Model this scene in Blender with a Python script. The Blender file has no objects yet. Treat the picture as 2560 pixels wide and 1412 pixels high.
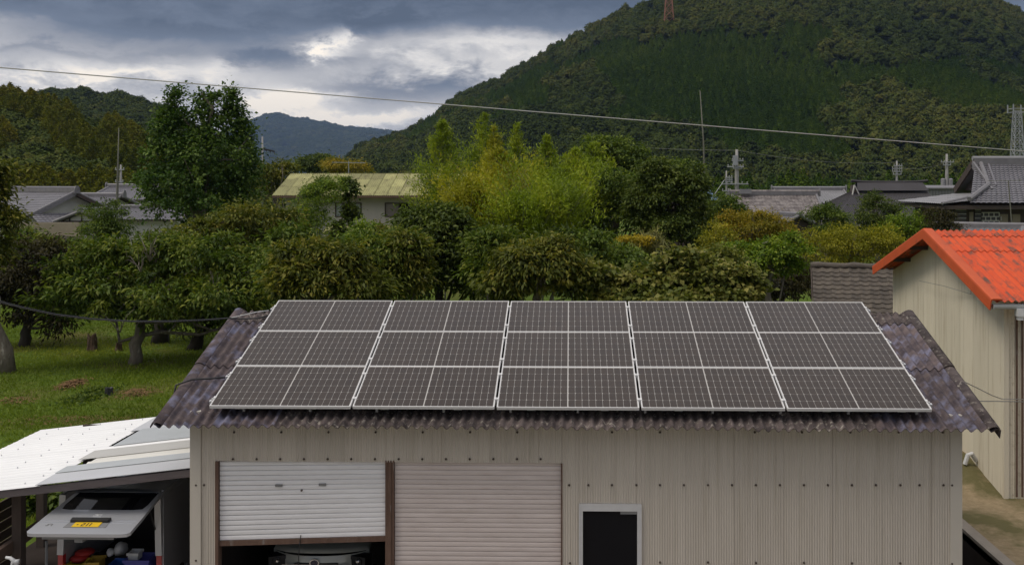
import bpy, math, random
import numpy as np
from mathutils import Matrix, Vector

# ------------------------------------------------------------------ camera, sky, sun, exposure
SC = bpy.context.scene
COL = SC.collection
F, CX, CY, YAW, HC = 2525.0, 1374.0, 455.0, 0.0215, 6.0
cam_d = bpy.data.cameras.new('camera')
cam_d.sensor_width = 36.0
cam_d.lens = F * 36.0 / 2560.0
cam_d.shift_x = -(CX - 1280.0) / 2560.0
cam_d.shift_y = -(706.0 - CY) / 2560.0
cam_d.clip_start = 0.1
cam_d.clip_end = 20000.0
cam = bpy.data.objects.new('camera', cam_d)
cam.location = (0, 0, HC)
cam.rotation_euler = (math.radians(90), 0, YAW)
COL.objects.link(cam)
SC.camera = cam

SUN_EL, SUN_AZ = math.radians(54), math.radians(-112)     # azimuth from +Y towards +X
sun_d = bpy.data.lights.new('sun', 'SUN')
sun_d.energy = 1.55
sun_d.angle = math.radians(22)
sun_d.color = (1.0, 0.92, 0.80)
sun = bpy.data.objects.new('sun', sun_d)
sdir = Vector((math.sin(SUN_AZ) * math.cos(SUN_EL), math.cos(SUN_AZ) * math.cos(SUN_EL), math.sin(SUN_EL)))
sun.rotation_euler = (-sdir).to_track_quat('-Z', 'Y').to_euler()
sun.location = (0, 0, 60)
COL.objects.link(sun)

SC.view_settings.view_transform = 'Standard'
SC.view_settings.look = 'None'
SC.view_settings.gamma = 1.0
SC.view_settings.use_curve_mapping = False
SC.view_settings.exposure = 0.12
SC.cycles.max_bounces = 6
SC.cycles.diffuse_bounces = 3
SC.cycles.glossy_bounces = 3
SC.cycles.transmission_bounces = 4
SC.cycles.volume_bounces = 0
SC.cycles.transparent_max_bounces = 6


class NT:
    """small node-tree helper"""
    def __init__(s, tree):
        s.t = tree
        tree.nodes.clear()

    def n(s, kind, _inp=None, **kw):
        nd = s.t.nodes.new(kind)
        for k, v in kw.items():
            setattr(nd, k, v)
        if _inp:
            for k, v in _inp.items():
                sk = nd.inputs[k]
                if isinstance(v, bpy.types.NodeSocket):
                    s.t.links.new(v, sk)
                else:
                    sk.default_value = v
        return nd

    def math(s, op, a, b=0.0, c=None, clamp=False):
        inp = {0: a, 1: b}
        if c is not None:
            inp[2] = c
        return s.n('ShaderNodeMath', inp, operation=op, use_clamp=clamp).outputs[0]

    def ramp(s, fac, stops, interp='LINEAR'):
        nd = s.n('ShaderNodeValToRGB', {0: fac})
        cr = nd.color_ramp
        cr.interpolation = interp
        while len(cr.elements) < len(stops):
            cr.elements.new(0.5)
        for e, (p, c) in zip(cr.elements, stops):
            e.position = p
            e.color = (c[0], c[1], c[2], 1.0) if not isinstance(c, (int, float)) else (c, c, c, 1.0)
        return nd.outputs[0]

    def mix(s, fac, a, b, mode='MIX'):
        nd = s.n('ShaderNodeMix', None, data_type='RGBA', blend_type=mode)
        for k, v in ((0, fac), (6, a), (7, b)):
            sk = nd.inputs[k]
            if isinstance(v, bpy.types.NodeSocket):
                s.t.links.new(v, sk)
            else:
                sk.default_value = v if k == 0 else (v[0], v[1], v[2], 1.0)
        return nd.outputs[2]

    def noise(s, vec, scale, detail=4.0, rough=0.55, dist=0.0, out=0):
        inp = {'Scale': scale, 'Detail': detail, 'Roughness': rough, 'Distortion': dist}
        if vec is not None:
            inp['Vector'] = vec
        return s.n('ShaderNodeTexNoise', inp).outputs[out]


def build_world():
    w = bpy.data.worlds.new('World')
    SC.world = w
    w.use_nodes = True
    g = NT(w.node_tree)
    sky = g.n('ShaderNodeTexSky', sky_type='NISHITA', sun_disc=False, sun_elevation=SUN_EL,
              sun_rotation=SUN_AZ, air_density=1.2, dust_density=2.0, ozone_density=1.0)
    tc = g.n('ShaderNodeTexCoord')
    d = tc.outputs['Generated']
    sep = g.n('ShaderNodeSeparateXYZ', {0: d})
    z = sep.outputs[2]
    az = g.math('ARCTAN2', sep.outputs[0], sep.outputs[1])
    # clouds lie in flat sheets, so their pattern is stretched along the horizon
    mp = g.n('ShaderNodeMapping', {0: d})
    mp.inputs['Scale'].default_value = (4.4, 4.4, 10.0)
    mp.inputs['Location'].default_value = (5.3, 1.9, 3.35)
    n1 = g.noise(mp.outputs[0], 1.7, 5, 0.5)
    n2 = g.noise(mp.outputs[0], 4.2, 8, 0.64, 0.25)
    n3 = g.math('SUBTRACT', n2, 0.5)
    n1c = g.math('SUBTRACT', n1, 0.5)
    za = g.math('ADD', z, g.math('ADD', g.math('MULTIPLY', n1c, 0.045), g.math('MULTIPLY', n3, 0.050)))
    aa = g.math('ADD', az, g.math('ADD', g.math('MULTIPLY', n1c, 0.12), g.math('MULTIPLY', n3, 0.13)))
    base = g.ramp(g.math('ABSOLUTE', za), [(0.0, 0.72), (0.10, 0.66), (0.136, 0.56), (0.154, 0.12), (0.19, 0.0),
                                           (0.27, 0.22), (0.5, 0.50), (1.0, 0.62)])
    v = g.math('ADD', base, g.math('ADD', g.math('MULTIPLY', n1c, 0.42), g.math('MULTIPLY', n3, 0.78)))
    # banks of cloud: (azimuth, elevation, half width, half height, lighter or darker)
    for (ga, gz_, ra, rz, amt) in ((-0.376, 0.137, 0.15, 0.011, -0.40), (-0.300, 0.118, 0.075, 0.010, -0.36), (-0.165, 0.088, 0.095, 0.011, -0.34),
                                   (-0.54, 0.094, 0.05, 0.011, -0.24), (-0.47, 0.118, 0.10, 0.006, -0.18), (-0.20, 0.150, 0.05, 0.010, -0.22),
                                   (-0.085, 0.132, 0.11, 0.018, 0.30), (-0.447, 0.096, 0.12, 0.010, 0.36), (-0.55, 0.138, 0.05, 0.010, 0.16),
                                   (-0.233, 0.132, 0.016, 0.014, 0.50), (-0.275, 0.078, 0.035, 0.012, 0.58), (-0.215, 0.060, 0.065, 0.007, 0.50),
                                   (-0.115, 0.107, 0.050, 0.010, 0.22), (-0.345, 0.110, 0.016, 0.012, 0.22),
                                   (0.8, 0.13, 0.2, 0.02, 0.3), (1.7, 0.12, 0.2, 0.015, -0.25), (2.5, 0.16, 0.25, 0.03, 0.3), (-1.3, 0.13, 0.2, 0.02, 0.3),
                                   (-1.0, 0.11, 0.2, 0.012, -0.25), (-2.3, 0.15, 0.3, 0.03, 0.3)):
        u = g.math('DIVIDE', g.math('SUBTRACT', aa, ga), ra)
        q = g.math('DIVIDE', g.math('SUBTRACT', za, gz_), rz)
        r2 = g.math('MULTIPLY_ADD', u, u, g.math('MULTIPLY', q, q))
        v = g.math('MULTIPLY_ADD', g.math('POWER', 2.718, g.math('MULTIPLY', r2, -1.0)), amt, v)
    v = g.math('MAXIMUM', g.math('MINIMUM', v, 1.0), 0.0)
    col = g.ramp(v, [(0.0, (0.060, 0.077, 0.112)), (0.22, (0.118, 0.142, 0.192)), (0.45, (0.27, 0.275, 0.305)),
                     (0.66, (0.47, 0.46, 0.465)), (0.84, (0.72, 0.685, 0.65)), (1.0, (1.0, 0.90, 0.77))])
    # an overcast sky is brighter towards the zenith
    up = g.math('MULTIPLY_ADD', g.math('MAXIMUM', z, 0.0), 1.5, 1.0)
    col = g.mix(1.0, col, g.n('ShaderNodeCombineXYZ', {0: up, 1: up, 2: up}).outputs[0], 'MULTIPLY')
    col = g.mix(1.0, col, (10.0, 10.0, 10.0), 'MULTIPLY')
    col = g.mix(0.93, sky.outputs[0], col)
    bg = g.n('ShaderNodeBackground', {0: col, 1: 0.1})
    out = g.n('ShaderNodeOutputWorld')
    g.t.links.new(bg.outputs[0], out.inputs[0])
    w.cycles.sampling_method = 'MANUAL'
    w.cycles.sample_map_resolution = 512


build_world()


# ------------------------------------------------------------------ helpers
def at(px, py, Y):
    """the point at world depth Y that the photograph shows at pixel (px, py)"""
    a = (px - CX) / F
    c, s = math.cos(YAW), math.sin(YAW)
    x = Y * (a * c - s) / (c + a * s)
    d = -x * s + Y * c
    return Vector((x, Y, HC + (CY - py) / F * d))


def gx(px, Y):
    return at(px, CY, Y).x


def gz(py, Y, px=1374):
    return at(px, py, Y).z


RNG = np.random.default_rng(7)
random.seed(11)
WM = {}


def new_mesh(name, verts, faces):
    me = bpy.data.meshes.new(name)
    me.from_pydata([tuple(v) for v in verts], [], faces)
    me.update()
    return me


def put(o, parent=None, M=None):
    """link o with world matrix M under parent"""
    M = M or Matrix()
    COL.objects.link(o)
    o.matrix_basis = M
    if parent is not None:
        o.parent = parent
        o.matrix_parent_inverse = WM[parent.name].inverted()
    WM[o.name] = M
    return o


def obj(name, me, mat=None, parent=None, M=None):
    if mat is not None and not me.materials:
        me.materials.append(mat)
    return put(bpy.data.objects.new(name, me), parent, M)


def tag(o, label=None, cat=None, group=None, kind=None):
    if label:
        o['label'] = label
    if cat:
        o['category'] = cat
    if group:
        o['group'] = group
    if kind:
        o['kind'] = kind
    return o


def thing(name, label, cat, loc=(0, 0, 0), group=None, M=None):
    o = bpy.data.objects.new(name, None)
    o.empty_display_size = 0.2
    put(o, None, M or Matrix.Translation(Vector(loc)))
    return tag(o, label, cat, group)


class MB:
    """collects shapes into one mesh"""
    def __init__(s):
        s.v, s.f = [], []

    def add(s, vs, fs):
        b = len(s.v)
        s.v += [Vector(v) for v in vs]
        s.f += [tuple(b + i for i in f) for f in fs]
        return s

    def box(s, x0, x1, y0, y1, z0, z1, M=None):
        vs = [Vector((x, y, z)) for z in (z0, z1) for y in (y0, y1) for x in (x0, x1)]
        if M:
            vs = [M @ v for v in vs]
        return s.add(vs, [(0, 2, 3, 1), (4, 5, 7, 6), (0, 1, 5, 4), (2, 6, 7, 3), (0, 4, 6, 2), (1, 3, 7, 5)])

    def quad(s, a, b, c, d):
        return s.add([a, b, c, d], [(0, 1, 2, 3)])

    def slab(s, a, b, c, d, n, th):
        """quad a b c d with thickness th along n"""
        n = Vector(n) * th
        vs = [Vector(p) for p in (a, b, c, d)]
        vs += [v + n for v in vs]
        return s.add(vs, [(3, 2, 1, 0), (4, 5, 6, 7), (0, 1, 5, 4), (1, 2, 6, 5), (2, 3, 7, 6), (3, 0, 4, 7)])

    def beam(s, p, q, w, h=None, up=(0, 0, 1)):
        p, q = Vector(p), Vector(q)
        h = h or w
        d = (q - p).normalized()
        up = Vector(up)
        if abs(d.dot(up)) > 0.98:
            up = Vector((0, 1, 0))
        sd = d.cross(up).normalized() * (w / 2)
        u = sd.cross(d).normalized() * (h / 2)
        vs = [p - sd - u, p + sd - u, p + sd + u, p - sd + u, q - sd - u, q + sd - u, q + sd + u, q - sd + u]
        return s.add(vs, [(0, 3, 2, 1), (4, 5, 6, 7), (0, 1, 5, 4), (1, 2, 6, 5), (2, 3, 7, 6), (3, 0, 4, 7)])

    def tube(s, pts, rad, n=6, cap=True):
        pts = [Vector(p) for p in pts]
        m = len(pts)
        rad = rad if hasattr(rad, '__len__') else [rad] * m
        b = len(s.v)
        ref = None
        for i, p in enumerate(pts):
            d = (pts[min(i + 1, m - 1)] - pts[max(i - 1, 0)])
            d = d.normalized() if d.length > 1e-9 else Vector((0, 0, 1))
            if ref is None:
                ref = d.cross(Vector((0.31, 0.2, 0.93)))
                if ref.length < 0.05:
                    ref = d.cross(Vector((1, 0, 0)))
            a = (ref - d * ref.dot(d)).normalized()
            ref = a
            c = d.cross(a)
            for k in range(n):
                t = 2 * math.pi * k / n
                s.v.append(p + (a * math.cos(t) + c * math.sin(t)) * rad[i])
        for i in range(m - 1):
            for k in range(n):
                k2 = (k + 1) % n
                s.f.append((b + i * n + k, b + i * n + k2, b + (i + 1) * n + k2, b + (i + 1) * n + k))
        if cap:
            s.f.append(tuple(b + k for k in reversed(range(n))))
            s.f.append(tuple(b + (m - 1) * n + k for k in range(n)))
        return s

    def prism(s, poly, vec):
        """closed polygon (list of points) extruded along vec"""
        vec = Vector(vec)
        n = len(poly)
        vs = [Vector(p) for p in poly]
        vs += [v + vec for v in vs]
        fs = [tuple(reversed(range(n))), tuple(range(n, 2 * n))]
        fs += [(i, (i + 1) % n, n + (i + 1) % n, n + i) for i in range(n)]
        return s.add(vs, fs)

    def mesh(s, name, smooth=False):
        me = new_mesh(name, s.v, s.f)
        if smooth:
            me.polygons.foreach_set('use_smooth', [True] * len(me.polygons))
        return me

    def build(s, name, mat, parent=None, smooth=False):
        return obj(name, s.mesh(name, smooth), mat, parent)


def corr_mesh(name, w, l, pitch, amp, th=0.006, seg=6, phase=0.0, nv=1, sag=0.0):
    """corrugated sheet in its own frame: x across the waves, y along them, z out"""
    n = max(2, int(round(w / pitch * seg)))
    vs, fs = [], []
    for layer in (0, 1):
        for j in range(nv + 1):
            for i in range(n + 1):
                x = w * i / n
                z = amp * math.cos(2 * math.pi * (x / pitch) + phase) - amp - (0 if layer == 0 else th)
                vs.append((x, l * j / nv, z))
    R = n + 1
    o2 = R * (nv + 1)
    for j in range(nv):
        for i in range(n):
            a = j * R + i
            fs.append((a, a + 1, a + R + 1, a + R))
            fs.append((o2 + a, o2 + a + R, o2 + a + R + 1, o2 + a + 1))
    # cut edges on vertices of their own, so that they do not soften the shading of the faces
    def edge(a, b, c, d):
        k = len(vs)
        vs.extend([vs[a], vs[b], vs[c], vs[d]])
        fs.append((k, k + 1, k + 2, k + 3))
    for i in range(n):
        edge(i, o2 + i, o2 + i + 1, i + 1)
        a = nv * R + i
        edge(a, a + 1, o2 + a + 1, o2 + a)
    for j in range(nv):
        a = j * R
        edge(a, a + R, o2 + a + R, o2 + a)
        a = j * R + n
        edge(a, o2 + a, o2 + a + R, a + R)
    me = new_mesh(name, vs, fs)
    k = 2 * n * nv                      # the two faces are smooth, the cut edges sharp
    me.polygons.foreach_set('use_smooth', [i < k for i in range(len(fs))])
    return me


def frame_matrix(o, u, v, n):
    m = Matrix.Identity(4)
    for i, a in enumerate((u, v, n)):
        for r in range(3):
            m[r][i] = a[r]
    m[0][3], m[1][3], m[2][3] = o[0], o[1], o[2]
    return m


# ------------------------------------------------------------------ materials
def mk(name, c1, c2=None, scale=3.0, rough=0.6, detail=5.0, spread=0.25, metal=0.0, bump=0.0, bscale=None,
       c3=None, s3=1.0, t3=(0.55, 0.7), coat=0.0, spec=0.5, stretch=(1, 1, 1), rand=0.0, coords='Object', rv=0.0):
    """procedural surface: two tones by noise, a third as stains, a little relief"""
    m = bpy.data.materials.new(name)
    m.use_nodes = True
    g = NT(m.node_tree)
    tc = g.n('ShaderNodeTexCoord')
    geo = g.n('ShaderNodeNewGeometry')
    mp = g.n('ShaderNodeMapping', {0: geo.outputs['Position'] if coords == 'World' else tc.outputs['Object']})
    mp.inputs['Scale'].default_value = stretch
    vec = mp.outputs[0]
    oi = g.n('ShaderNodeObjectInfo')
    if rand or rv:
        off = g.n('ShaderNodeVectorMath', {0: (37.0, 19.0, 53.0), 'Scale': oi.outputs['Random']}, operation='SCALE').outputs[0]
        vec = g.n('ShaderNodeVectorMath', {0: vec, 1: off}, operation='ADD').outputs[0]
    c2 = c2 or tuple(x * 0.8 for x in c1)
    nz = g.noise(vec, scale, detail)
    col = g.ramp(nz, [(0.5 - spread, c1), (0.5 + spread, c2)])
    if c3:
        n3 = g.noise(vec, s3, 6, 0.62)
        col = g.mix(g.ramp(n3, [(t3[0], 0.0), (t3[1], 1.0)]), col, c3)
    if rand:
        k = g.math('MULTIPLY_ADD', oi.outputs['Random'], rand, 1.0 - rand / 2)
        col = g.mix(1.0, col, g.n('ShaderNodeCombineXYZ', {0: k, 1: k, 2: k}).outputs[0], 'MULTIPLY')
    b = g.n('ShaderNodeBsdfPrincipled', {'Base Color': col, 'Roughness': rough, 'Metallic': metal,
                                         'Coat Weight': coat, 'Coat Roughness': 0.06, 'Specular IOR Level': spec})
    if bump:
        bn = g.noise(vec, bscale or scale * 6, 4)
        bp = g.n('ShaderNodeBump', {'Strength': bump, 'Distance': 0.02, 'Height': bn})
        g.t.links.new(bp.outputs[0], b.inputs['Normal'])
    o = g.n('ShaderNodeOutputMaterial')
    g.t.links.new(b.outputs[0], o.inputs[0])
    return m


def leaf_mat(name, dark, mid, light, trans=0.32, rough=0.55, inst=False):
    """leaf colour from each leaf's own tint"""
    m = bpy.data.materials.new(name)
    m.use_nodes = True
    g = NT(m.node_tree)
    a = g.n('ShaderNodeAttribute', attribute_name='tint')
    fac = a.outputs['Fac']
    if inst:
        a2 = g.n('ShaderNodeAttribute', attribute_name='hue', attribute_type='INSTANCER')
        fac = g.math('ADD', g.math('MULTIPLY', fac, 0.35), g.math('MULTIPLY', a2.outputs['Fac'], 0.65))
    k = 1.55 if inst else 1.5
    w = (1.06, 1.0, 0.75) if inst else (1.2, 1.07, 0.88)
    dark, mid, light = (tuple(c * k * q for c, q in zip(t, w)) for t in (dark, mid, light))
    col = g.ramp(fac, [(0.0, dark), (0.5, mid), (1.0, light)])
    b = g.n('ShaderNodeBsdfPrincipled', {'Base Color': col, 'Roughness': rough, 'Specular IOR Level': 0.03 if inst else 0.2})
    t = g.n('ShaderNodeBsdfTranslucent', {0: g.mix(1.0, col, (1.0, 1.1, 0.6), 'MULTIPLY')})
    mx = g.n('ShaderNodeMixShader', {0: trans, 1: b.outputs[0], 2: t.outputs[0]})
    o = g.n('ShaderNodeOutputMaterial')
    g.t.links.new(mx.outputs[0], o.inputs[0])
    return m


M = {}
M['slate'] = mk('slate_sheet', (0.042, 0.034, 0.034), (0.120, 0.096, 0.090), 5, 0.92, spread=0.16, spec=0.2, c3=(0.30, 0.27, 0.23), s3=16,
                t3=(0.56, 0.70), bump=0.5, bscale=60, rand=0.45)
M['slate_blue'] = mk('slate_sheet_with_blue_paint', (0.050, 0.040, 0.047), (0.130, 0.100, 0.096), 6, 0.88, spread=0.16, spec=0.25,
                     c3=(0.165, 0.165, 0.235), s3=4.0, t3=(0.50, 0.68), bump=0.5, bscale=60, rand=0.4)
M['clad'] = mk('beige_cladding', (0.53, 0.48, 0.415), (0.46, 0.415, 0.355), 1.5, 0.62, c3=(0.39, 0.345, 0.28), s3=2.0,
               t3=(0.50, 0.80), stretch=(8, 8, 0.22), rand=0.08, coords='World')
M['trim'] = mk('beige_trim', (0.50, 0.46, 0.40), (0.44, 0.405, 0.35), 2, 0.6)
M['screw'] = mk('rusty_screw', (0.035, 0.025, 0.02), (0.06, 0.04, 0.03), 20, 0.8)
M['rust'] = mk('rusty_steel', (0.085, 0.045, 0.030), (0.14, 0.085, 0.06), 6, 0.85, c3=(0.20, 0.17, 0.15), s3=5, t3=(0.58, 0.7),
               stretch=(3, 3, 0.6), bump=0.3)
M['shut_a'] = mk('white_shutter', (0.78, 0.77, 0.78), (0.68, 0.665, 0.665), 2.5, 0.5, stretch=(1, 1, 4), rand=0.07,
                 c3=(0.52, 0.46, 0.42), s3=2.2, t3=(0.62, 0.9))
M['shut_b'] = mk('pinkish_shutter', (0.60, 0.53, 0.50), (0.50, 0.43, 0.40), 2.0, 0.55, stretch=(1, 1, 4), rand=0.09,
                 c3=(0.42, 0.34, 0.30), s3=2.0, t3=(0.6, 0.9))
M['alu'] = mk('aluminium', (0.60, 0.60, 0.61), (0.52, 0.52, 0.53), 8, 0.42, metal=0.25)
M['alu_frame'] = mk('pale_aluminium', (0.66, 0.65, 0.64), (0.60, 0.59, 0.58), 6, 0.45)
M['grey_plastic'] = mk('grey_plastic', (0.22, 0.22, 0.22), None, 6, 0.5)
M['black'] = mk('black_rubber', (0.015, 0.015, 0.016), (0.025, 0.024, 0.024), 8, 0.6)
M['dark_glass'] = mk('dark_glass', (0.005, 0.005, 0.007), (0.008, 0.008, 0.010), 1, 0.05, spec=0.12)
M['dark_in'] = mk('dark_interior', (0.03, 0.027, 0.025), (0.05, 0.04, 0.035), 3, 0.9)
M['cell'] = mk('solar_cell', (0.026, 0.0165, 0.0105), (0.036, 0.0235, 0.015), 0.8, 0.2, spec=0.26, coat=0.04, rand=0.16, coords='World')
M['sheet_back'] = mk('panel_backsheet', (0.42, 0.40, 0.37), (0.38, 0.36, 0.33), 4, 0.4, coat=0.2)
M['white_metal'] = mk('white_metal_sheet', (0.86, 0.855, 0.84), (0.79, 0.785, 0.77), 1.5, 0.5, c3=(0.62, 0.61, 0.58), s3=0.9,
                      t3=(0.64, 0.9), rand=0.05)
M['poly_grey'] = mk('grey_roof_sheet', (0.46, 0.48, 0.49), (0.40, 0.42, 0.42), 2, 0.45, rand=0.12)
M['poly_beige'] = mk('pale_roof_sheet', (0.74, 0.72, 0.66), (0.64, 0.62, 0.56), 2, 0.5)
M['fascia'] = mk('weathered_fascia', (0.075, 0.062, 0.065), (0.12, 0.10, 0.10), 4, 0.85, stretch=(0.4, 3, 3), bump=0.2)
M['wood_dark'] = mk('dark_wood', (0.035, 0.026, 0.021), (0.07, 0.05, 0.04), 3, 0.9, stretch=(4, 4, 0.8), rand=0.5)
M['wood_brown'] = mk('brown_timber', (0.115, 0.075, 0.055), (0.075, 0.048, 0.036), 3, 0.85, stretch=(5, 0.6, 5), rand=0.2)
M['silver'] = mk('silver_paint', (0.50, 0.51, 0.54), (0.47, 0.48, 0.51), 2, 0.35, metal=0.35, coat=0.6)
M['car_green'] = mk('pale_sage_paint', (0.60, 0.61, 0.55), (0.56, 0.57, 0.51), 2, 0.35, metal=0.1, coat=0.8)
M['chrome'] = mk('chrome', (0.85, 0.85, 0.86), None, 4, 0.12, metal=1.0)
M['emblem_blue'] = mk('emblem_blue', (0.012, 0.014, 0.06), None, 4, 0.2, coat=0.6)
M['plate'] = mk('yellow_plate', (0.78, 0.50, 0.02), (0.70, 0.44, 0.02), 10, 0.45)
M['red'] = mk('red_plastic', (0.42, 0.025, 0.02), (0.30, 0.02, 0.018), 6, 0.5)
M['lamp_red'] = mk('red_lamp', (0.45, 0.03, 0.035), None, 8, 0.15, coat=0.8)
M['yellow'] = mk('yellow_plastic', (0.55, 0.42, 0.03), (0.42, 0.33, 0.03), 6, 0.5)
M['mustard'] = mk('mustard_plastic', (0.42, 0.27, 0.03), (0.33, 0.21, 0.03), 6, 0.5)
M['blue'] = mk('blue_plastic', (0.02, 0.10, 0.40), (0.02, 0.07, 0.28), 6, 0.45)
M['violet'] = mk('violet_blue_plastic', (0.085, 0.085, 0.36), (0.06, 0.06, 0.26), 6, 0.45)
M['white_plastic'] = mk('white_plastic', (0.62, 0.62, 0.62), (0.5, 0.5, 0.5), 6, 0.5)
M['orange'] = mk('orange_roof_paint', (0.62, 0.078, 0.010), (0.47, 0.050, 0.008), 2.2, 0.75, c3=(0.105, 0.05, 0.032), s3=3.0,
                 t3=(0.50, 0.66), bump=0.2, bscale=40, rand=0.12, stretch=(2.0, 0.7, 1))
M['orange_trim'] = mk('orange_barge_paint', (0.54, 0.085, 0.016), (0.44, 0.066, 0.014), 3, 0.7, c3=(0.25, 0.06, 0.025), s3=2.5, t3=(0.6, 0.8))
M['cream'] = mk('cream_cladding', (0.63, 0.57, 0.455), (0.56, 0.505, 0.395), 1.2, 0.65, c3=(0.32, 0.25, 0.16), s3=2.6,
                t3=(0.54, 0.82), stretch=(4, 4, 0.22), rand=0.12)
M['tile_brown'] = mk('brown_cement_tile', (0.062, 0.050, 0.038), (0.095, 0.078, 0.060), 5, 0.9, rand=0.5, bump=0.4, bscale=50)
M['moss_stone'] = mk('mossy_ridge', (0.075, 0.065, 0.05), (0.12, 0.10, 0.085), 8, 0.95, bump=0.4)
M['tile_grey'] = mk('grey_clay_tile', (0.165, 0.158, 0.172), (0.115, 0.110, 0.120), 0.9, 0.5, c3=(0.10, 0.09, 0.09), s3=3, t3=(0.6, 0.75),
                    rand=0.15)
M['tile_mottle'] = mk('mottled_clay_tile', (0.25, 0.22, 0.205), (0.13, 0.11, 0.105), 2.6, 0.7, spread=0.12, rand=0.1)
M['tile_light'] = mk('pale_clay_tile', (0.25, 0.245, 0.25), (0.19, 0.185, 0.19), 1.2, 0.55)
M['tile_edge'] = mk('grey_ridge_tile', (0.19, 0.18, 0.185), (0.13, 0.125, 0.13), 3, 0.6)
M['roof_dark'] = mk('charcoal_metal_roof', (0.036, 0.032, 0.034), (0.048, 0.043, 0.045), 0.6, 0.6, rand=0.1, spec=0.3)
M['plaster'] = mk('white_plaster', (0.58, 0.56, 0.53), (0.48, 0.46, 0.43), 1.2, 0.8)
M['mud_wall'] = mk('beige_earth_wall', (0.30, 0.255, 0.19), (0.23, 0.19, 0.14), 1.5, 0.9)
M['timber'] = mk('dark_timber', (0.045, 0.032, 0.026), (0.07, 0.05, 0.04), 3, 0.85)
M['board_dark'] = mk('charred_board', (0.052, 0.047, 0.050), (0.085, 0.078, 0.08), 3, 0.8, rand=0.2)
M['moss_roof'] = mk('mossy_corrugated_roof', (0.335, 0.32, 0.135), (0.25, 0.24, 0.10), 1.6, 0.85, c3=(0.17, 0.155, 0.065), s3=2.0,
                    t3=(0.50, 0.70), rand=0.55, bump=0.3, stretch=(1.5, 0.6, 1))
M['house_wall'] = mk('pale_house_wall', (0.49, 0.455, 0.43), (0.42, 0.39, 0.365), 1.2, 0.8, stretch=(1, 1, 0.4))
M['pane'] = mk('window_pane', (0.40, 0.44, 0.43), (0.33, 0.36, 0.355), 0.7, 0.1, coat=0.3)
M['pane_grey'] = mk('curtained_pane', (0.25, 0.215, 0.205), (0.20, 0.17, 0.165), 1.5, 0.12)
M['concrete'] = mk('pole_concrete', (0.33, 0.32, 0.30), (0.26, 0.25, 0.235), 3, 0.85)
M['galv'] = mk('galvanised_steel', (0.36, 0.37, 0.38), (0.29, 0.30, 0.31), 4, 0.5, metal=0.3)
M['pylon'] = mk('orange_brown_pylon_paint', (0.30, 0.13, 0.07), (0.24, 0.10, 0.055), 4, 0.7)
M['mast'] = mk('weathered_mast', (0.155, 0.150, 0.115), (0.11, 0.11, 0.08), 4, 0.8)
M['porcelain'] = mk('porcelain', (0.42, 0.42, 0.40), None, 6, 0.25)
M['wire'] = mk('grey_wire', (0.26, 0.25, 0.24), (0.20, 0.195, 0.19), 3, 0.6)
M['wire_pale'] = mk('pale_wire', (0.50, 0.49, 0.46), (0.42, 0.41, 0.385), 3, 0.6)
M['tarp'] = mk('blue_tarpaulin', (0.11, 0.19, 0.33), (0.08, 0.14, 0.26), 2, 0.6)
M['tarp_edge'] = mk('cream_tarpaulin_edge', (0.62, 0.58, 0.47), (0.5, 0.47, 0.38), 2, 0.6)
M['bark'] = mk('bark', (0.21, 0.18, 0.14), (0.10, 0.082, 0.062), 7, 0.95, stretch=(2, 2, 0.6), bump=0.8, bscale=18, c3=(0.36, 0.33, 0.28),
               s3=4, t3=(0.57, 0.7))
M['bark_dark'] = mk('dark_bark', (0.05, 0.04, 0.03), (0.03, 0.024, 0.018), 7, 0.95, stretch=(2, 2, 0.6), bump=0.7, bscale=18)
M['stump'] = mk('rotten_wood', (0.095, 0.055, 0.032), (0.05, 0.032, 0.02), 9, 0.95, bump=0.9, bscale=25, c3=(0.22, 0.17, 0.12), s3=6, t3=(0.58, 0.7))
M['straw'] = mk('dry_grass', (0.21, 0.115, 0.045), (0.15, 0.085, 0.035), 6, 0.9)
M['dark_soil'] = mk('dark_brown_face', (0.045, 0.036, 0.031), (0.03, 0.024, 0.021), 1.6, 1.0, bump=0.3, spec=0.05)  # one dark brown tone for the sunken path and the carport floor
M['kerb'] = mk('kerb_concrete', (0.30, 0.26, 0.21), (0.21, 0.18, 0.145), 3, 0.9, bump=0.3)
M['hill'] = mk('forest_floor', (0.020, 0.030, 0.010), (0.014, 0.020, 0.007), 0.05, 1.0, coords='World', spec=0.0)


def ground_mat():
    m = bpy.data.materials.new('ground_cover')
    m.use_nodes = True
    g = NT(m.node_tree)
    pos = g.n('ShaderNodeNewGeometry').outputs['Position']
    n1 = g.noise(pos, 0.22, 6, 0.6)
    n2 = g.noise(pos, 2.2, 6, 0.65)
    n3 = g.noise(pos, 0.5, 4, 0.6)
    col = g.ramp(n2, [(0.3, (0.045, 0.075, 0.010)), (0.52, (0.085, 0.130, 0.016)), (0.72, (0.115, 0.155, 0.024))])
    col = g.mix(g.ramp(n1, [(0.50, 0.0), (0.66, 0.8)]), col, (0.125, 0.100, 0.036))
    col = g.mix(g.ramp(n3, [(0.60, 0.0), (0.72, 0.6)]), col, (0.085, 0.058, 0.032))
    b = g.n('ShaderNodeBsdfPrincipled', {'Base Color': col, 'Roughness': 0.95, 'Specular IOR Level': 0.1})
    bp = g.n('ShaderNodeBump', {'Strength': 0.8, 'Distance': 0.08, 'Height': g.noise(pos, 6, 6, 0.7)})
    g.t.links.new(bp.outputs[0], b.inputs['Normal'])
    o = g.n('ShaderNodeOutputMaterial')
    g.t.links.new(b.outputs[0], o.inputs[0])
    return m


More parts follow.
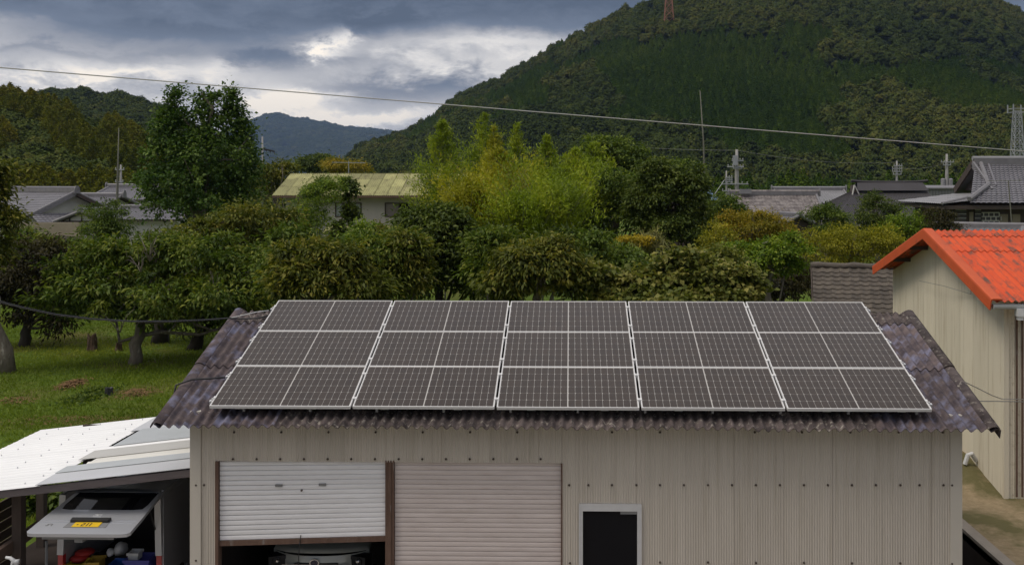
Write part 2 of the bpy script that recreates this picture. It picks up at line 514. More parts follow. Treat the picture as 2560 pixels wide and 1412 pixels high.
def dirt_mat():
    m = bpy.data.materials.new('bare_yard')
    m.use_nodes = True
    g = NT(m.node_tree)
    pos = g.n('ShaderNodeNewGeometry').outputs['Position']
    n1 = g.noise(pos, 0.7, 6, 0.65)
    n2 = g.noise(pos, 7, 6, 0.7)
    col = g.ramp(n2, [(0.3, (0.22, 0.165, 0.095)), (0.7, (0.33, 0.255, 0.155))])
    col = g.mix(g.ramp(n1, [(0.46, 0.0), (0.60, 0.85)]), col, (0.095, 0.090, 0.036))
    b = g.n('ShaderNodeBsdfPrincipled', {'Base Color': col, 'Roughness': 0.95, 'Specular IOR Level': 0.1})
    bp = g.n('ShaderNodeBump', {'Strength': 0.7, 'Distance': 0.05, 'Height': n2})
    g.t.links.new(bp.outputs[0], b.inputs['Normal'])
    o = g.n('ShaderNodeOutputMaterial')
    g.t.links.new(b.outputs[0], o.inputs[0])
    return m


M['ground'] = ground_mat()
M['dirt'] = dirt_mat()
# leaves: dark, middle, light
M['lf_chestnut'] = leaf_mat('chestnut_leaf', (0.020, 0.040, 0.006), (0.054, 0.090, 0.013), (0.125, 0.150, 0.026))
M['lf_olive'] = leaf_mat('olive_brown_leaf', (0.026, 0.038, 0.007), (0.066, 0.086, 0.015), (0.160, 0.155, 0.030))
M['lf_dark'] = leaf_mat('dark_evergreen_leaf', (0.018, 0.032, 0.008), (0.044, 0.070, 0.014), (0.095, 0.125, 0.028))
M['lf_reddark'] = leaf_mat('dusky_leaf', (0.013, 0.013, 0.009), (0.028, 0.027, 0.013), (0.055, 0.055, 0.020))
M['lf_ginkgo'] = leaf_mat('ginkgo_leaf', (0.013, 0.034, 0.006), (0.032, 0.068, 0.012), (0.085, 0.135, 0.030))
M['lf_bamboo'] = leaf_mat('bamboo_leaf', (0.058, 0.098, 0.006), (0.130, 0.185, 0.010), (0.240, 0.262, 0.018), trans=0.35)
M['lf_bamboo_y'] = leaf_mat('yellowing_bamboo_leaf', (0.090, 0.105, 0.006), (0.185, 0.195, 0.009), (0.265, 0.260, 0.018), trans=0.35)
M['lf_green'] = leaf_mat('mid_green_leaf', (0.018, 0.036, 0.007), (0.050, 0.085, 0.014), (0.110, 0.150, 0.026))
M['lf_bright'] = leaf_mat('bright_green_leaf', (0.028, 0.060, 0.006), (0.075, 0.130, 0.012), (0.150, 0.200, 0.022), trans=0.35)
M['lf_yellow'] = leaf_mat('yellow_green_leaf', (0.060, 0.076, 0.007), (0.145, 0.155, 0.011), (0.225, 0.220, 0.020), trans=0.3)
M['lf_orange'] = leaf_mat('turning_leaf', (0.058, 0.064, 0.008), (0.140, 0.130, 0.012), (0.220, 0.165, 0.018), trans=0.3)
M['lf_weed'] = leaf_mat('weed_leaf', (0.030, 0.045, 0.010), (0.075, 0.095, 0.020), (0.165, 0.165, 0.050))
M['lf_grass'] = leaf_mat('grass_blade', (0.044, 0.078, 0.007), (0.105, 0.155, 0.014), (0.190, 0.210, 0.034), trans=0.3)
M['lf_golden'] = leaf_mat('goldenrod_flower', (0.10, 0.10, 0.010), (0.24, 0.20, 0.015), (0.34, 0.27, 0.02))
M['lf_pampas'] = leaf_mat('pampas_leaf', (0.060, 0.070, 0.025), (0.14, 0.15, 0.06), (0.26, 0.26, 0.13))
# far crowns take their colour per tree
M['far_broad'] = leaf_mat('far_broadleaf', (0.016, 0.026, 0.009), (0.037, 0.052, 0.016), (0.080, 0.080, 0.024), 0.15, 0.8, inst=True)
M['far_conifer'] = leaf_mat('far_conifer', (0.020, 0.044, 0.008), (0.046, 0.082, 0.012), (0.090, 0.125, 0.020), 0.15, 0.8, inst=True)
M['far_bamboo'] = leaf_mat('far_bamboo', (0.030, 0.044, 0.009), (0.080, 0.090, 0.014), (0.150, 0.130, 0.022), 0.2, 0.8, inst=True)


# ------------------------------------------------------------------ foliage tools
def norm(a):
    return a / np.maximum(np.linalg.norm(a, axis=1, keepdims=True), 1e-9)


def leaf_mesh(name, C, D, N, L, W, tint, bend=0.25):
    """one four-cornered leaf per row: centre C, direction D, normal N, length L, width W"""
    n = len(C)
    D = norm(D)
    S = norm(np.cross(D, N))
    Nn = np.cross(S, D)
    L = L[:, None]
    W = W[:, None]
    V = np.empty((n, 4, 3))
    V[:, 0] = C - D * L * 0.5
    V[:, 1] = C + S * W * 0.5 + Nn * L * 0.06
    V[:, 2] = C + D * L * 0.5 - Nn * L * bend
    V[:, 3] = C - S * W * 0.5 + Nn * L * 0.06
    me = bpy.data.meshes.new(name)
    me.vertices.add(n * 4)
    me.vertices.foreach_set('co', V.astype(np.float32).ravel())
    me.loops.add(n * 4)
    me.loops.foreach_set('vertex_index', np.arange(n * 4, dtype=np.int32))
    me.polygons.add(n)
    me.polygons.foreach_set('loop_start', np.arange(0, n * 4, 4, dtype=np.int32))
    at_ = me.attributes.new('tint', 'FLOAT', 'FACE')
    at_.data.foreach_set('value', np.clip(tint, 0, 1).astype(np.float32))
    me.update(calc_edges=True)
    return me


def sph(n, rng):
    return norm(rng.normal(size=(n, 3)))


def crown_arrays(blobs, ncl, per, L, wr, clr, droop, rng, inner=0.25, tintspread=0.75, upbias=0.5, flat=0.5, shell=0.62):
    """leaves gathered in clumps at the branch tips of a crown made of ellipsoids"""
    B = np.array(blobs)
    wgt = (B[:, 3] * B[:, 4] * B[:, 5]) ** 0.55
    bi = rng.choice(len(B), ncl, p=wgt / wgt.sum())
    dr = sph(ncl, rng)
    flip = (dr[:, 2] < -0.1) & (rng.random(ncl) < upbias)
    dr[flip, 2] *= -1
    rad = shell + (1.06 - shell) * rng.random(ncl) ** 0.55
    ninner = rng.random(ncl) < inner
    rad[ninner] *= rng.random(ninner.sum()) ** 0.5
    cc = B[bi, :3] + dr * rad[:, None] * B[bi, 3:]
    ct = rng.random(ncl)
    cs = 0.55 + 1.0 * rng.random(ncl) ** 1.5
    k = np.repeat(np.arange(ncl), per)
    n = len(k)
    off = rng.normal(size=(n, 3)) * (clr * cs[k])[:, None]
    off[:, 2] *= flat
    C = cc[k] + off
    out = dr[k]
    D = norm(off) * 0.9 + out * 0.6 + rng.normal(size=(n, 3)) * 0.45
    D[:, 2] -= droop
    N = rng.normal(size=(n, 3)) * 0.45 + out * 0.35
    N[:, 2] += 0.8
    ln = L * (0.7 + 0.6 * rng.random(n))
    tint = 0.5 + (ct[k] - 0.5) * tintspread + (rng.random(n) - 0.5) * 0.45
    return (C, D, N, ln, ln * wr, tint), cc


def wobble(p, q, rng, n=5, amp=0.08):
    p, q = Vector(p), Vector(q)
    L = (q - p).length
    pts = []
    for i in range(n + 1):
        t = i / n
        j = Vector(rng.normal(size=3)) * amp * L * (0 if i in (0, n) else 1)
        pts.append(p.lerp(q, t) + j)
    return pts


def tree(name, label, cat, Y, base, blobs, mat, seed, ncl=120, per=70, L=0.17, wr=0.36, clr=0.33, droop=0.35,
         trunk=0.16, bark='bark', limbs=9, group=None, part='crown', top=None, lean=0.0, sat=3, **kw):
    """blobs as (px, py, rx, ry[, depth offset]) in photograph pixels at depth Y; base as (px, py) or None for the ground below"""
    rng = np.random.default_rng(seed)
    s = Y / F
    ncl, per, clr = int(ncl * 1.9), max(16, int(per * 0.52)), clr * 0.78
    WB = []
    for b in blobs:
        dy = b[4] if len(b) > 4 else 0.0
        c = at(b[0], b[1], Y + dy)
        WB.append((c.x, c.y, c.z, b[2] * s, max(0.85 * b[2] * s, 0.6 * b[3] * s), b[3] * s))
    # smaller boughs standing out of the main masses
    big = list(WB)
    for (x_, y_, z_, a_, b_, c_) in big:
        for _ in range(sat):
            dv = rng.normal(size=3)
            dv /= np.linalg.norm(dv)
            dv[2] = abs(dv[2]) * 0.9 - 0.1
            k_ = rng.uniform(0.30, 0.58)
            WB.append((x_ + dv[0] * a_ * 0.95, y_ + dv[1] * b_ * 0.95, z_ + dv[2] * c_ * 0.95, a_ * k_, b_ * k_, c_ * k_ * 1.1))
    bx = gx(base, Y)
    foot = Vector((bx, Y, -0.05))
    t = thing(name, label, cat, (bx, Y, 0), group)
    arr, cc = crown_arrays(WB, ncl, per, L, wr, clr, droop, rng, **kw)
    obj(part, leaf_mesh(part, *arr), mat, t)
    cen = Vector(np.mean(np.array(WB)[:, :3], axis=0))
    zt = max(b[2] for b in WB)
    zl = min(b[2] - b[5] * 0.5 for b in WB)
    fork = Vector((bx + (cen.x - bx) * 0.25 + lean, Y + (cen.y - Y) * 0.25, max(0.5, min(zl, cen.z * 0.6))))
    mb = MB()
    tip = Vector((cen.x, cen.y, zt))
    pts = wobble(foot, fork, rng, 4, 0.03) + wobble(fork, tip, rng, 5, 0.06)[1:]
    rr = [trunk * (1.25 if i == 0 else 1.0) * (1 - 0.85 * max(0, i - 2) / (len(pts) - 2)) for i in range(len(pts))]
    mb.tube(pts, rr, 8)
    for k in range(limbs):
        c = Vector(cc[int(rng.integers(len(cc)))])
        st = pts[3 + int(rng.integers(max(1, len(pts) - 5)))]
        lp = wobble(st, c, rng, 4, 0.07)
        r0 = trunk * 0.42 * (0.6 + 0.5 * rng.random())
        mb.tube(lp, [r0 * (1 - 0.85 * i / 4) for i in range(5)], 5)
    mb.build('trunk', M[bark], t, smooth=True)
    return t


def bamboo(label, Y, px, base_py, top_py, width, mat, seed, n=5200, L=0.17, group='bamboo plumes'):
    """one leafy culm: ascending sprays around a nodding stem"""
    rng = np.random.default_rng(seed)
    s = Y / F
    top = at(px + rng.uniform(-8, 8), top_py, Y)
    foot = Vector((gx(px + rng.uniform(-15, 15), Y), Y + 0.2, 0))
    t = thing('bamboo', label, 'bamboo', foot, group)
    H = top.z
    zb = gz(base_py, Y)
    st = [foot.lerp(top, i / 9) + Vector((math.sin(i * 1.3) * 0.05, 0, 0)) for i in range(10)]
    mb = MB().tube(st, [0.045 * (1 - 0.85 * i / 9) for i in range(10)], 6)
    nb = 170
    C, D = [], []
    per = n // nb
    Wd = width * s * 1.45
    for k in range(nb):
        u = rng.random() ** 1.1
        z = zb + (H - zb) * u
        p = foot.lerp(top, z / H)
        # a plume: widest below the middle, feathering out to the tip
        prof = 0.06 + 0.94 * (1 - u) ** 1.05
        a = rng.uniform(0, 2 * math.pi)
        ln = Wd * prof * rng.uniform(0.55, 1.2)
        up = rng.uniform(0.7, 1.7)
        tip = p + Vector((math.cos(a) * ln, math.sin(a) * ln * 0.9, ln * up))
        mid = p.lerp(tip, 0.6) + Vector((0, 0, ln * 0.12))
        if k % 2 == 0:
            mb.tube([p, mid, tip], [0.012, 0.008, 0.003], 4, cap=False)
        per = max(6, int(n / nb * (0.22 + 1.3 * prof)))
        tt = rng.random(per) ** 0.5
        q = np.array([p]) * ((1 - tt) ** 2)[:, None] + np.array([mid]) * (2 * tt * (1 - tt))[:, None] + np.array([tip]) * (tt ** 2)[:, None]
        q = q + rng.normal(size=(per, 3)) * (0.05 + 0.07 * ln)
        dd = np.array([(tip - p).normalized()]) * 0.8 + rng.normal(size=(per, 3)) * 0.6
        dd[:, 2] += 0.15
        C.append(q)
        D.append(dd)
    C = np.concatenate(C)
    D = np.concatenate(D)
    m = len(C)
    N = rng.normal(size=(m, 3)) * 0.6 + np.array([0, -0.2, 0.7])
    ln = L * (0.6 + 0.7 * rng.random(m))
    hz = np.clip((C[:, 2] - zb) / max(H - zb, 0.1), 0, 1)
    tint = 0.42 + 0.5 * (rng.random(m) - 0.5) + 0.15 * np.sin(C[:, 0] * 3 + C[:, 2] * 2) + 0.0 * hz
    obj('foliage', leaf_mesh('foliage', C, D, N, ln, ln * 0.24, tint, 0.2), mat, t)
    mb.build('culm', M['mast'], t, smooth=True)
    return t


# ------------------------------------------------------------------ setting: ground
def sheet_with_hole(name, x0, x1, y0, y1, hx0, hx1, hy0, hy1, z, mat):
    v = [(x0, y0, z), (x1, y0, z), (x1, y1, z), (x0, y1, z), (hx0, hy0, z), (hx1, hy0, z), (hx1, hy1, z), (hx0, hy1, z)]
    f = [(0, 1, 5, 4), (1, 2, 6, 5), (2, 3, 7, 6), (3, 0, 4, 7)]
    return obj(name, new_mesh(name, v, f), mat)


PIT = (4.95, 6.72, 2.0, 18.6)          # sunken lane between the garage and the terrace
gr = sheet_with_hole('ground', -5000, 5000, -60, 7000, PIT[0], PIT[1], PIT[2], PIT[3], 0.0, M['ground'])
tag(gr, kind='structure')
mb = MB()
X0, X1, Y0, Y1 = PIT
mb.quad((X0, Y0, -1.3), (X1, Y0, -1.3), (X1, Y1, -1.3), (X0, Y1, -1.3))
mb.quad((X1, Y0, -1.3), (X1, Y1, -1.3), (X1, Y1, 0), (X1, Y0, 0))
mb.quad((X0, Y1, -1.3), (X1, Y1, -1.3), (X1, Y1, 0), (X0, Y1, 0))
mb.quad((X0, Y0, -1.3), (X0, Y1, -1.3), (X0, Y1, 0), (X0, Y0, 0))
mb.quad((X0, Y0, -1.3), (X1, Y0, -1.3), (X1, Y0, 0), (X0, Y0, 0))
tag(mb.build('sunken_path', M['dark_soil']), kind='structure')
mb = MB()
mb.box(X1 + 0.0, X1 + 0.20, Y0, Y1 + 0.2, -0.12, 0.055)
mb.box(X0, X1 - 0.002, Y1 + 0.003, Y1 + 0.2, -0.12, 0.053)
kerb = tag(mb.build('kerb', M['kerb']), kind='structure')

# bare yard on the terrace, heaped a little against the cream wall
nx, ny = 40, 40
vs, fs = [], []
yx0, yx1, yy0, yy1 = X1 + 0.19, 16.0, 3.0, 27.0
for j in range(ny + 1):
    for i in range(nx + 1):
        x = yx0 + (yx1 - yx0) * i / nx
        y = yy0 + (yy1 - yy0) * j / ny
        z = 0.012 + 0.02 * math.sin(x * 2.1 + y) * math.cos(y * 1.7)
        z += 0.42 * math.exp(-((x - 8.0) / 0.55) ** 2) * min(1, max(0, (y - 19.4) / 1.6))
        vs.append((x, y, max(z, 0.006)))
for j in range(ny):
    for i in range(nx):
        a = j * (nx + 1) + i
        fs.append((a, a + 1, a + nx + 2, a + nx + 1))
me = new_mesh('yard', vs, fs)
me.polygons.foreach_set('use_smooth', [True] * len(me.polygons))
tag(obj('yard', me, M['dirt']), kind='structure')
mb = MB().quad((-12, -5, 0.004), (PIT[0] - 0.02, -5, 0.004), (PIT[0] - 0.02, 18.2, 0.004), (-12, 14.2, 0.004))
tag(mb.build('concrete_yard', M['kerb']), kind='structure')
mb = MB().quad((-8.95, 12.3, 0.009), (-4.95, 12.3, 0.009), (-4.95, 17.0, 0.009), (-8.95, 16.9, 0.009))
tag(mb.build('carport_floor', M['dark_soil']), kind='structure')

# ------------------------------------------------------------------ setting: hills
def fbm1(x, seed):
    r = np.random.default_rng(seed)
    y = np.zeros_like(x)
    for k in range(5):
        f = 0.012 * 2 ** k
        y += np.sin(x * f + r.uniform(0, 6.28)) * 0.5 ** k
    return y


class Hill:
    def __init__(s, prof, yb, yr, seed, curve=1.0, rough=0.03, nu=90, nv=26):
        s.px = np.array([p[0] for p in prof], float)
        s.py = np.array([p[1] for p in prof], float)
        s.yb, s.yr, s.seed, s.curve, s.rough, s.nu, s.nv = yb, yr, seed, curve, rough, nu, nv

    def point(s, px, t):
        """t = 0 at the foot, 1 on the ridge, up to 1.6 down the far side"""
        py = np.interp(px, s.px, s.py) + 4 * fbm1(px, s.seed)
        Y = s.yb + (s.yr - s.yb) * t
        zr = HC + (CY - py) / F * s.yr
        tt = np.minimum(t, 1.0)
        g = tt ** s.curve
        g = np.where(t > 1.0, 1.0 - 0.9 * (t - 1.0) ** 1.2, g)
        z = zr * g
        a = (px - CX) / F
        X = Y * (a - YAW)
        bump = np.sin(X * 0.031 * 600 / s.yr + 1.7 * s.seed) * np.sin(Y * 0.027 * 600 / s.yr + X * 0.01) + 0.5 * np.sin(X * 0.083 * 600 / s.yr + Y * 0.06 * 600 / s.yr)
        z = z + bump * s.rough * zr * np.sin(np.clip(tt, 0, 1) * math.pi) - 0.4
        return X, Y, z

    def build(s, name, mat):
        u = np.linspace(s.px[0], s.px[-1], s.nu + 1)
        v = np.concatenate([np.linspace(0, 1, s.nv), np.linspace(1.1, 1.8, 6)])
        U, V = np.meshgrid(u, v)
        X, Y, Z = s.point(U.ravel(), V.ravel())
        vs = np.stack([X, Y, Z], 1)
        fs = []
        R = s.nu + 1
        for j in range(len(v) - 1):
            for i in range(s.nu):
                a = j * R + i
                fs.append((a, a + 1, a + R + 1, a + R))
        me = new_mesh(name, vs.tolist(), fs)
        me.polygons.foreach_set('use_smooth', [True] * len(me.polygons))
        return tag(obj(name, me, mat), kind='structure')


mtn = Hill([(780, 452), (870, 408), (900, 384), (960, 360), (1020, 337), (1070, 303), (1110, 272), (1150, 248), (1250, 203),
            (1350, 148), (1450, 97), (1550, 38), (1620, 10), (1700, -30), (1850, -70), (2020, -88), (2200, -75),
            (2350, -40), (2450, 8), (2560, 62), (2700, 140), (2950, 260)], 330, 760, 3, 1.0, 0.035)
mtn.build('mountain', M['hill'])
far = Hill([(250, 430), (420, 395), (540, 345), (600, 318), (640, 297), (665, 288), (690, 286), (720, 296), (760, 300), (800, 310),
            (850, 319), (900, 324), (960, 336), (1040, 350), (1150, 380), (1300, 420)], 3600, 5200, 5, 1.0, 0.05)
far.build('far_mountain', M['hill'])
lhill = Hill([(-500, 330), (-300, 290), (-100, 262), (30, 245), (90, 239), (150, 242), (200, 245), (280, 248), (330, 258), (390, 275),
              (430, 295), (480, 330), (560, 380), (640, 425)], 330, 560, 8, 1.0, 0.05)
lhill.build('wooded_hill', M['hill'])
nhill = Hill([(-420, 240), (-250, 235), (-120, 240), (0, 262), (60, 280), (120, 297), (180, 310), (240, 325), (300, 350), (350, 385),
              (400, 425), (460, 458)], 130, 230, 9, 0.9, 0.06)
nhill.build('bamboo_hill', M['hill'])

# prototypes of far trees, kept outside the scene and scattered over the hills
PROTO = bpy.data.collections.new('far_tree_kinds')
PCONS = []


def proto(name, arr, mat):
    me = leaf_mesh(name, *arr)
    me.materials.append(mat)
    o = bpy.data.objects.new(name, me)
    PROTO.objects.link(o)
    PCONS.append(name)
    return o


def broad_proto(seed, n=1100):
    r = np.random.default_rng(seed)
    B = [(0, 0, 0.55, 0.8, 0.8, 0.55)] + [(r.uniform(-.5, .5), r.uniform(-.5, .5), r.uniform(.35, .95), r.uniform(.3, .5), r.uniform(.3, .5), r.uniform(.25, .4)) for _ in range(6)]
    a, _ = crown_arrays(B, n // 11, 11, 0.21, 0.85, 0.11, 0.2, r, inner=0.05, upbias=0.9, shell=0.9)
    C, D, N, L, W, t = a
    N = norm(C - np.array([0, 0, 0.1])) + r.normal(size=C.shape) * 0.18
    D = np.cross(N, r.normal(size=C.shape))
    return C, D, N, L, W, t


def cone_proto(seed, n=520):
    r = np.random.default_rng(seed)
    u = r.random(n) ** 0.7
    a = r.random(n) * 2 * math.pi
    R = (1 - u) * (0.75 + 0.35 * r.random(n)) * 0.95 + 0.03
    C = np.stack([np.cos(a) * R, np.sin(a) * R, u * 3.2], 1)
    out = np.stack([np.cos(a), np.sin(a), np.zeros(n)], 1)
    D = out * 0.9 + r.normal(size=(n, 3)) * 0.25
    D = D + np.cross(out, np.array([0, 0, 1.0])) * r.normal(size=(n, 1)) * 0.8
    D[:, 2] -= 0.2
    N = out * 0.5 + np.array([0, 0, 0.9]) + r.normal(size=(n, 3)) * 0.3
    L = 0.30 * (0.7 + 0.6 * r.random(n)) * (1.15 - 0.6 * u)
    return C, D, N, L, L * 0.7, r.random(n)


def plume_proto(seed, n=900):
    r = np.random.default_rng(seed)
    u = r.random(n)
    a = r.random(n) * 2 * math.pi
    R = np.sin(np.clip(u * 0.9 + 0.12, 0, 1) * math.pi) ** 0.8 * (0.5 + 0.55 * r.random(n))
    C = np.stack([np.cos(a) * R, np.sin(a) * R, u * 2.6], 1) + r.normal(size=(n, 3)) * 0.06
    out = np.stack([np.cos(a), np.sin(a), 0.5 * np.ones(n)], 1)
    D = out + r.normal(size=(n, 3)) * 0.5
    N = np.array([0, 0, 0.8]) + r.normal(size=(n, 3)) * 0.5
    L = 0.22 * (0.6 + 0.7 * r.random(n))
    return C, D, N, L, L * 0.5, r.random(n)


for k in range(4):
    proto('crown_a%d' % k, broad_proto(40 + k), M['far_broad'])      # 0-3
for k in range(3):
    proto('crown_b%d' % k, cone_proto(50 + k), M['far_conifer'])     # 4-6
for k in range(3):
    proto('crown_c%d' % k, plume_proto(60 + k), M['far_bamboo'])     # 7-9


def scatter_group():
    ng = bpy.data.node_groups.new('scatter_trees', 'GeometryNodeTree')
    ng.interface.new_socket('Geometry', in_out='INPUT', socket_type='NodeSocketGeometry')
    ng.interface.new_socket('Geometry', in_out='OUTPUT', socket_type='NodeSocketGeometry')
    N = ng.nodes
    gi, go = N.new('NodeGroupInput'), N.new('NodeGroupOutput')
    ci = N.new('GeometryNodeCollectionInfo')
    ci.inputs['Collection'].default_value = PROTO
    ci.inputs['Separate Children'].default_value = True
    ci.inputs['Reset Children'].default_value = True
    ip = N.new('GeometryNodeInstanceOnPoints')
    ip.inputs['Pick Instance'].default_value = True

    def attr(nm, ty):
        a = N.new('GeometryNodeInputNamedAttribute')
        a.data_type = ty
        a.inputs['Name'].default_value = nm
        return a.outputs['Attribute']
    lk = ng.links.new
    lk(gi.outputs[0], ip.inputs['Points'])
    lk(ci.outputs[0], ip.inputs['Instance'])
    lk(attr('kind_index', 'INT'), ip.inputs['Instance Index'])
    lk(attr('spin', 'FLOAT_VECTOR'), ip.inputs['Rotation'])
    lk(attr('size', 'FLOAT_VECTOR'), ip.inputs['Scale'])
    lk(ip.outputs[0], go.inputs[0])
    return ng


SCATTER = scatter_group()


def forest(name, label, P, idx, size, hue, seed):
    rng = np.random.default_rng(seed)
    n = len(P)
    me = bpy.data.meshes.new(name)
    me.vertices.add(n)
    me.vertices.foreach_set('co', P.astype(np.float32).ravel())
    a = me.attributes.new('kind_index', 'INT', 'POINT')
    a.data.foreach_set('value', idx.astype(np.int32))
    a = me.attributes.new('size', 'FLOAT_VECTOR', 'POINT')
    a.data.foreach_set('vector', size.astype(np.float32).ravel())
    spin = np.zeros((n, 3))
    spin[:, 2] = rng.random(n) * 6.283
    spin[:, :2] = rng.normal(size=(n, 2)) * 0.06
    a = me.attributes.new('spin', 'FLOAT_VECTOR', 'POINT')
    a.data.foreach_set('vector', spin.astype(np.float32).ravel())
    a = me.attributes.new('hue', 'FLOAT', 'POINT')
    a.data.foreach_set('value', np.clip(hue, 0, 1).astype(np.float32))
    me.update()
    o = obj(name, me)
    md = o.modifiers.new('scatter', 'NODES')
    md.node_group = SCATTER
    tag(o, label, 'forest', kind='stuff')
    return o


def vnoise(x, y, seed, f):
    r = np.random.default_rng(seed)
    v = np.zeros_like(x)
    for k in range(7):
        th = r.uniform(0, 6.28)
        ff = f * r.uniform(0.6, 1.9)
        v += np.sin((x * math.cos(th) + y * math.sin(th)) * ff + r.uniform(0, 6.28))
    return v / 7 * 2.2


def inside(px, py, poly):
    r = np.zeros(len(px), bool)
    j = len(poly) - 1
    for i in range(len(poly)):
        xi, yi = poly[i]
        xj, yj = poly[j]
        hit = ((yi > py) != (yj > py)) & (px < (xj - xi) * (py - yi) / (yj - yi + 1e-9) + xi)
        r ^= hit
        j = i
    return r


def hill_points(h, n, seed, u0, u1, t1=1.08, tpow=1.0):
    rng = np.random.default_rng(seed)
    px = rng.uniform(u0, u1, n)
    t = rng.random(n) ** tpow * t1
    X, Y, Z = h.point(px, t)
    py = CY - (Z - HC) / Y * F
    return rng, px, t, np.stack([X, Y, Z], 1), py


# plantation of conifers across the middle of the slope, mixed broadleaf above and below
CON = [(930, 352), (1080, 300), (1200, 245), (1330, 185), (1480, 120), (1700, 92), (1890, 66), (2060, 92), (2120, 190), (2230, 210),
       (2300, 150), (2450, 160), (2620, 170), (2620, 285), (2420, 268), (2230, 235), (2120, 250), (2060, 300), (2060, 410), (1830, 405),
       (1740, 330), (1560, 318), (1430, 285), (1280, 275), (1150, 300), (1010, 368)]
rng, px, t, P, py = hill_points(mtn, 30000, 21, 790, 2720)
jx, jy = 45 * vnoise(P[:, 0], P[:, 1], 4, 0.05), 22 * vnoise(P[:, 0], P[:, 1], 5, 0.06)
con = inside(px + jx, py + jy, CON)
con &= vnoise(P[:, 0], P[:, 1], 15, 0.035) < 0.95
keep = np.where(con, rng.random(len(px)) < 0.98, rng.random(len(px)) < 0.38)
px, t, P, py, con = px[keep], t[keep], P[keep], py[keep], con[keep]
n = len(px)
idx = np.where(con, rng.integers(4, 7, n), rng.integers(0, 4, n))
r0 = np.where(con, rng.uniform(1.6, 2.7, n), rng.uniform(2.2, 4.4, n))
size = np.stack([r0, r0, r0 * np.where(con, rng.uniform(0.55, 0.85, n), rng.uniform(0.9, 1.5, n))], 1)
hue = 0.42 + 0.30 * vnoise(P[:, 0], P[:, 1], 6, 0.03) + rng.normal(size=n) * 0.17 + np.where(con, 0.05, np.clip(t, 0, 1) * 0.14)
forest('mountain_forest', 'forest of dark conifers and browning broadleaf trees covering the large mountain', P, idx, size, hue, 1)

rng, px, t, P, py = hill_points(far, 9000, 22, 300, 1250, 1.05)
n = len(px)
r0 = rng.uniform(11, 22, n)
forest('far_mountain_forest', 'hazy blue forest on the distant mountain', P, rng.integers(0, 4, n), np.stack([r0, r0, r0 * 0.9], 1),
       0.35 + 0.25 * rng.normal(size=n), 2)

rng, px, t, P, py = hill_points(lhill, 2600, 23, -60, 640)
n = len(px)
r0 = rng.uniform(2.6, 4.8, n)
forest('hill_forest', 'dull green forest on the rounded hill at the left', P, rng.integers(0, 4, n), np.stack([r0, r0, r0], 1),
       0.38 + 0.18 * rng.normal(size=n), 3)

rng, px, t, P, py = hill_points(nhill, 1700, 24, -60, 455)
n = len(px)
dk = vnoise(P[:, 0], P[:, 1], 31, 0.09) + 0.9 * np.exp(-((px - 215) / 55) ** 2 - ((py - 345) / 55) ** 2) * 2 > 0.75
pl = (~dk) & (vnoise(P[:, 0], P[:, 1], 32, 0.07) > -0.25)
idx = np.where(dk, rng.integers(0, 4, n), np.where(pl, rng.integers(7, 10, n), rng.integers(0, 4, n)))
r0 = np.where(pl, rng.uniform(1.2, 2.2, n), rng.uniform(1.5, 2.8, n))
size = np.stack([r0, r0, r0 * np.where(pl, 1.15, 1.0)], 1)
hue = np.where(dk, 0.12, np.where(pl, 0.50 + 0.28 * vnoise(P[:, 0], P[:, 1], 33, 0.10), 0.5)) + rng.normal(size=n) * 0.14
hue = hue + np.where(pl, np.clip((360 - py) / 260, -0.2, 0.35), 0)
forest('bamboo_hill_forest', 'olive and yellow bamboo grove with dark trees on the near hill', P, idx, size, hue, 4)

# low wood along the foot of the mountain and between the far houses
rng = np.random.default_rng(77)
n = 1500
Y = rng.uniform(170, 330, n)
px = rng.uniform(560, 2700, n)
X = Y * ((px - CX) / F - YAW)
r0 = rng.uniform(1.6, 3.4, n)
cn = rng.random(n) < 0.25
size = np.stack([r0, r0, r0 * np.where(cn, 0.8, 0.95)], 1)
forest('valley_wood', 'belt of mixed trees along the foot of the mountain', np.stack([X, Y, np.zeros(n)], 1),
       np.where(cn, rng.integers(4, 7, n), rng.integers(0, 4, n)), size, 0.45 + 0.22 * rng.normal(size=n), 5)


# ------------------------------------------------------------------ garage
PHI = math.radians(17.8)
CP, SP = math.cos(PHI), math.sin(PHI)
AX0, AY0, AZ0 = -4.49, 12.434, HC - 2.771        # lower left corner of the solar array
U, V, N_ = Vector((1, 0, 0)), Vector((0, CP, SP)), Vector((0, -SP, CP))
GAP = 0.15                                       # panel face above the roof crests
R0 = Vector((0, AY0, AZ0)) - N_ * GAP            # a point of the crest plane


def rp(x, y, lift=0.0):
    """point of the garage's front roof slope at world x, y"""
    return Vector((x, y, R0.z + (y - R0.y) * SP / CP)) + N_ * lift


RX0, RX1, YE, YS, YR = -5.13, 5.14, 12.30, 13.73, 15.36
YW, WX0, WX1 = 12.66, -4.80, 4.84
garage = thing('garage', 'beige corrugated metal garage with two roller shutters under the solar array', 'garage', (0, YW, 0))
roof_root = thing('roof', None, None, (0, YR, 3.0))
roof_root.parent = garage
roof_root.matrix_parent_inverse = WM[garage.name].inverted()
NSH = 14
SW = (RX1 - RX0) / NSH
pitch = SW / 6
lowl = (YS - YE) / CP + 0.10
upl = (YR - YS) / CP
me_low = [corr_mesh('roof_sheet', SW + 0.02, lowl, pitch, 0.026, 0.008) for _ in range(2)]
me_up = [corr_mesh('roof_sheet', SW + 0.02, upl, pitch, 0.026, 0.008) for _ in range(2)]
me_cap = corr_mesh('ridge_sheet', SW + 0.02, 0.36, pitch, 0.026, 0.008)
me_low[0].materials.append(M['slate'])
me_low[1].materials.append(M['slate_blue'])
me_up[0].materials.append(M['slate'])
me_up[1].materials.append(M['slate_blue'])
me_cap.materials.append(M['slate'])
zr = rp(0, YR).z
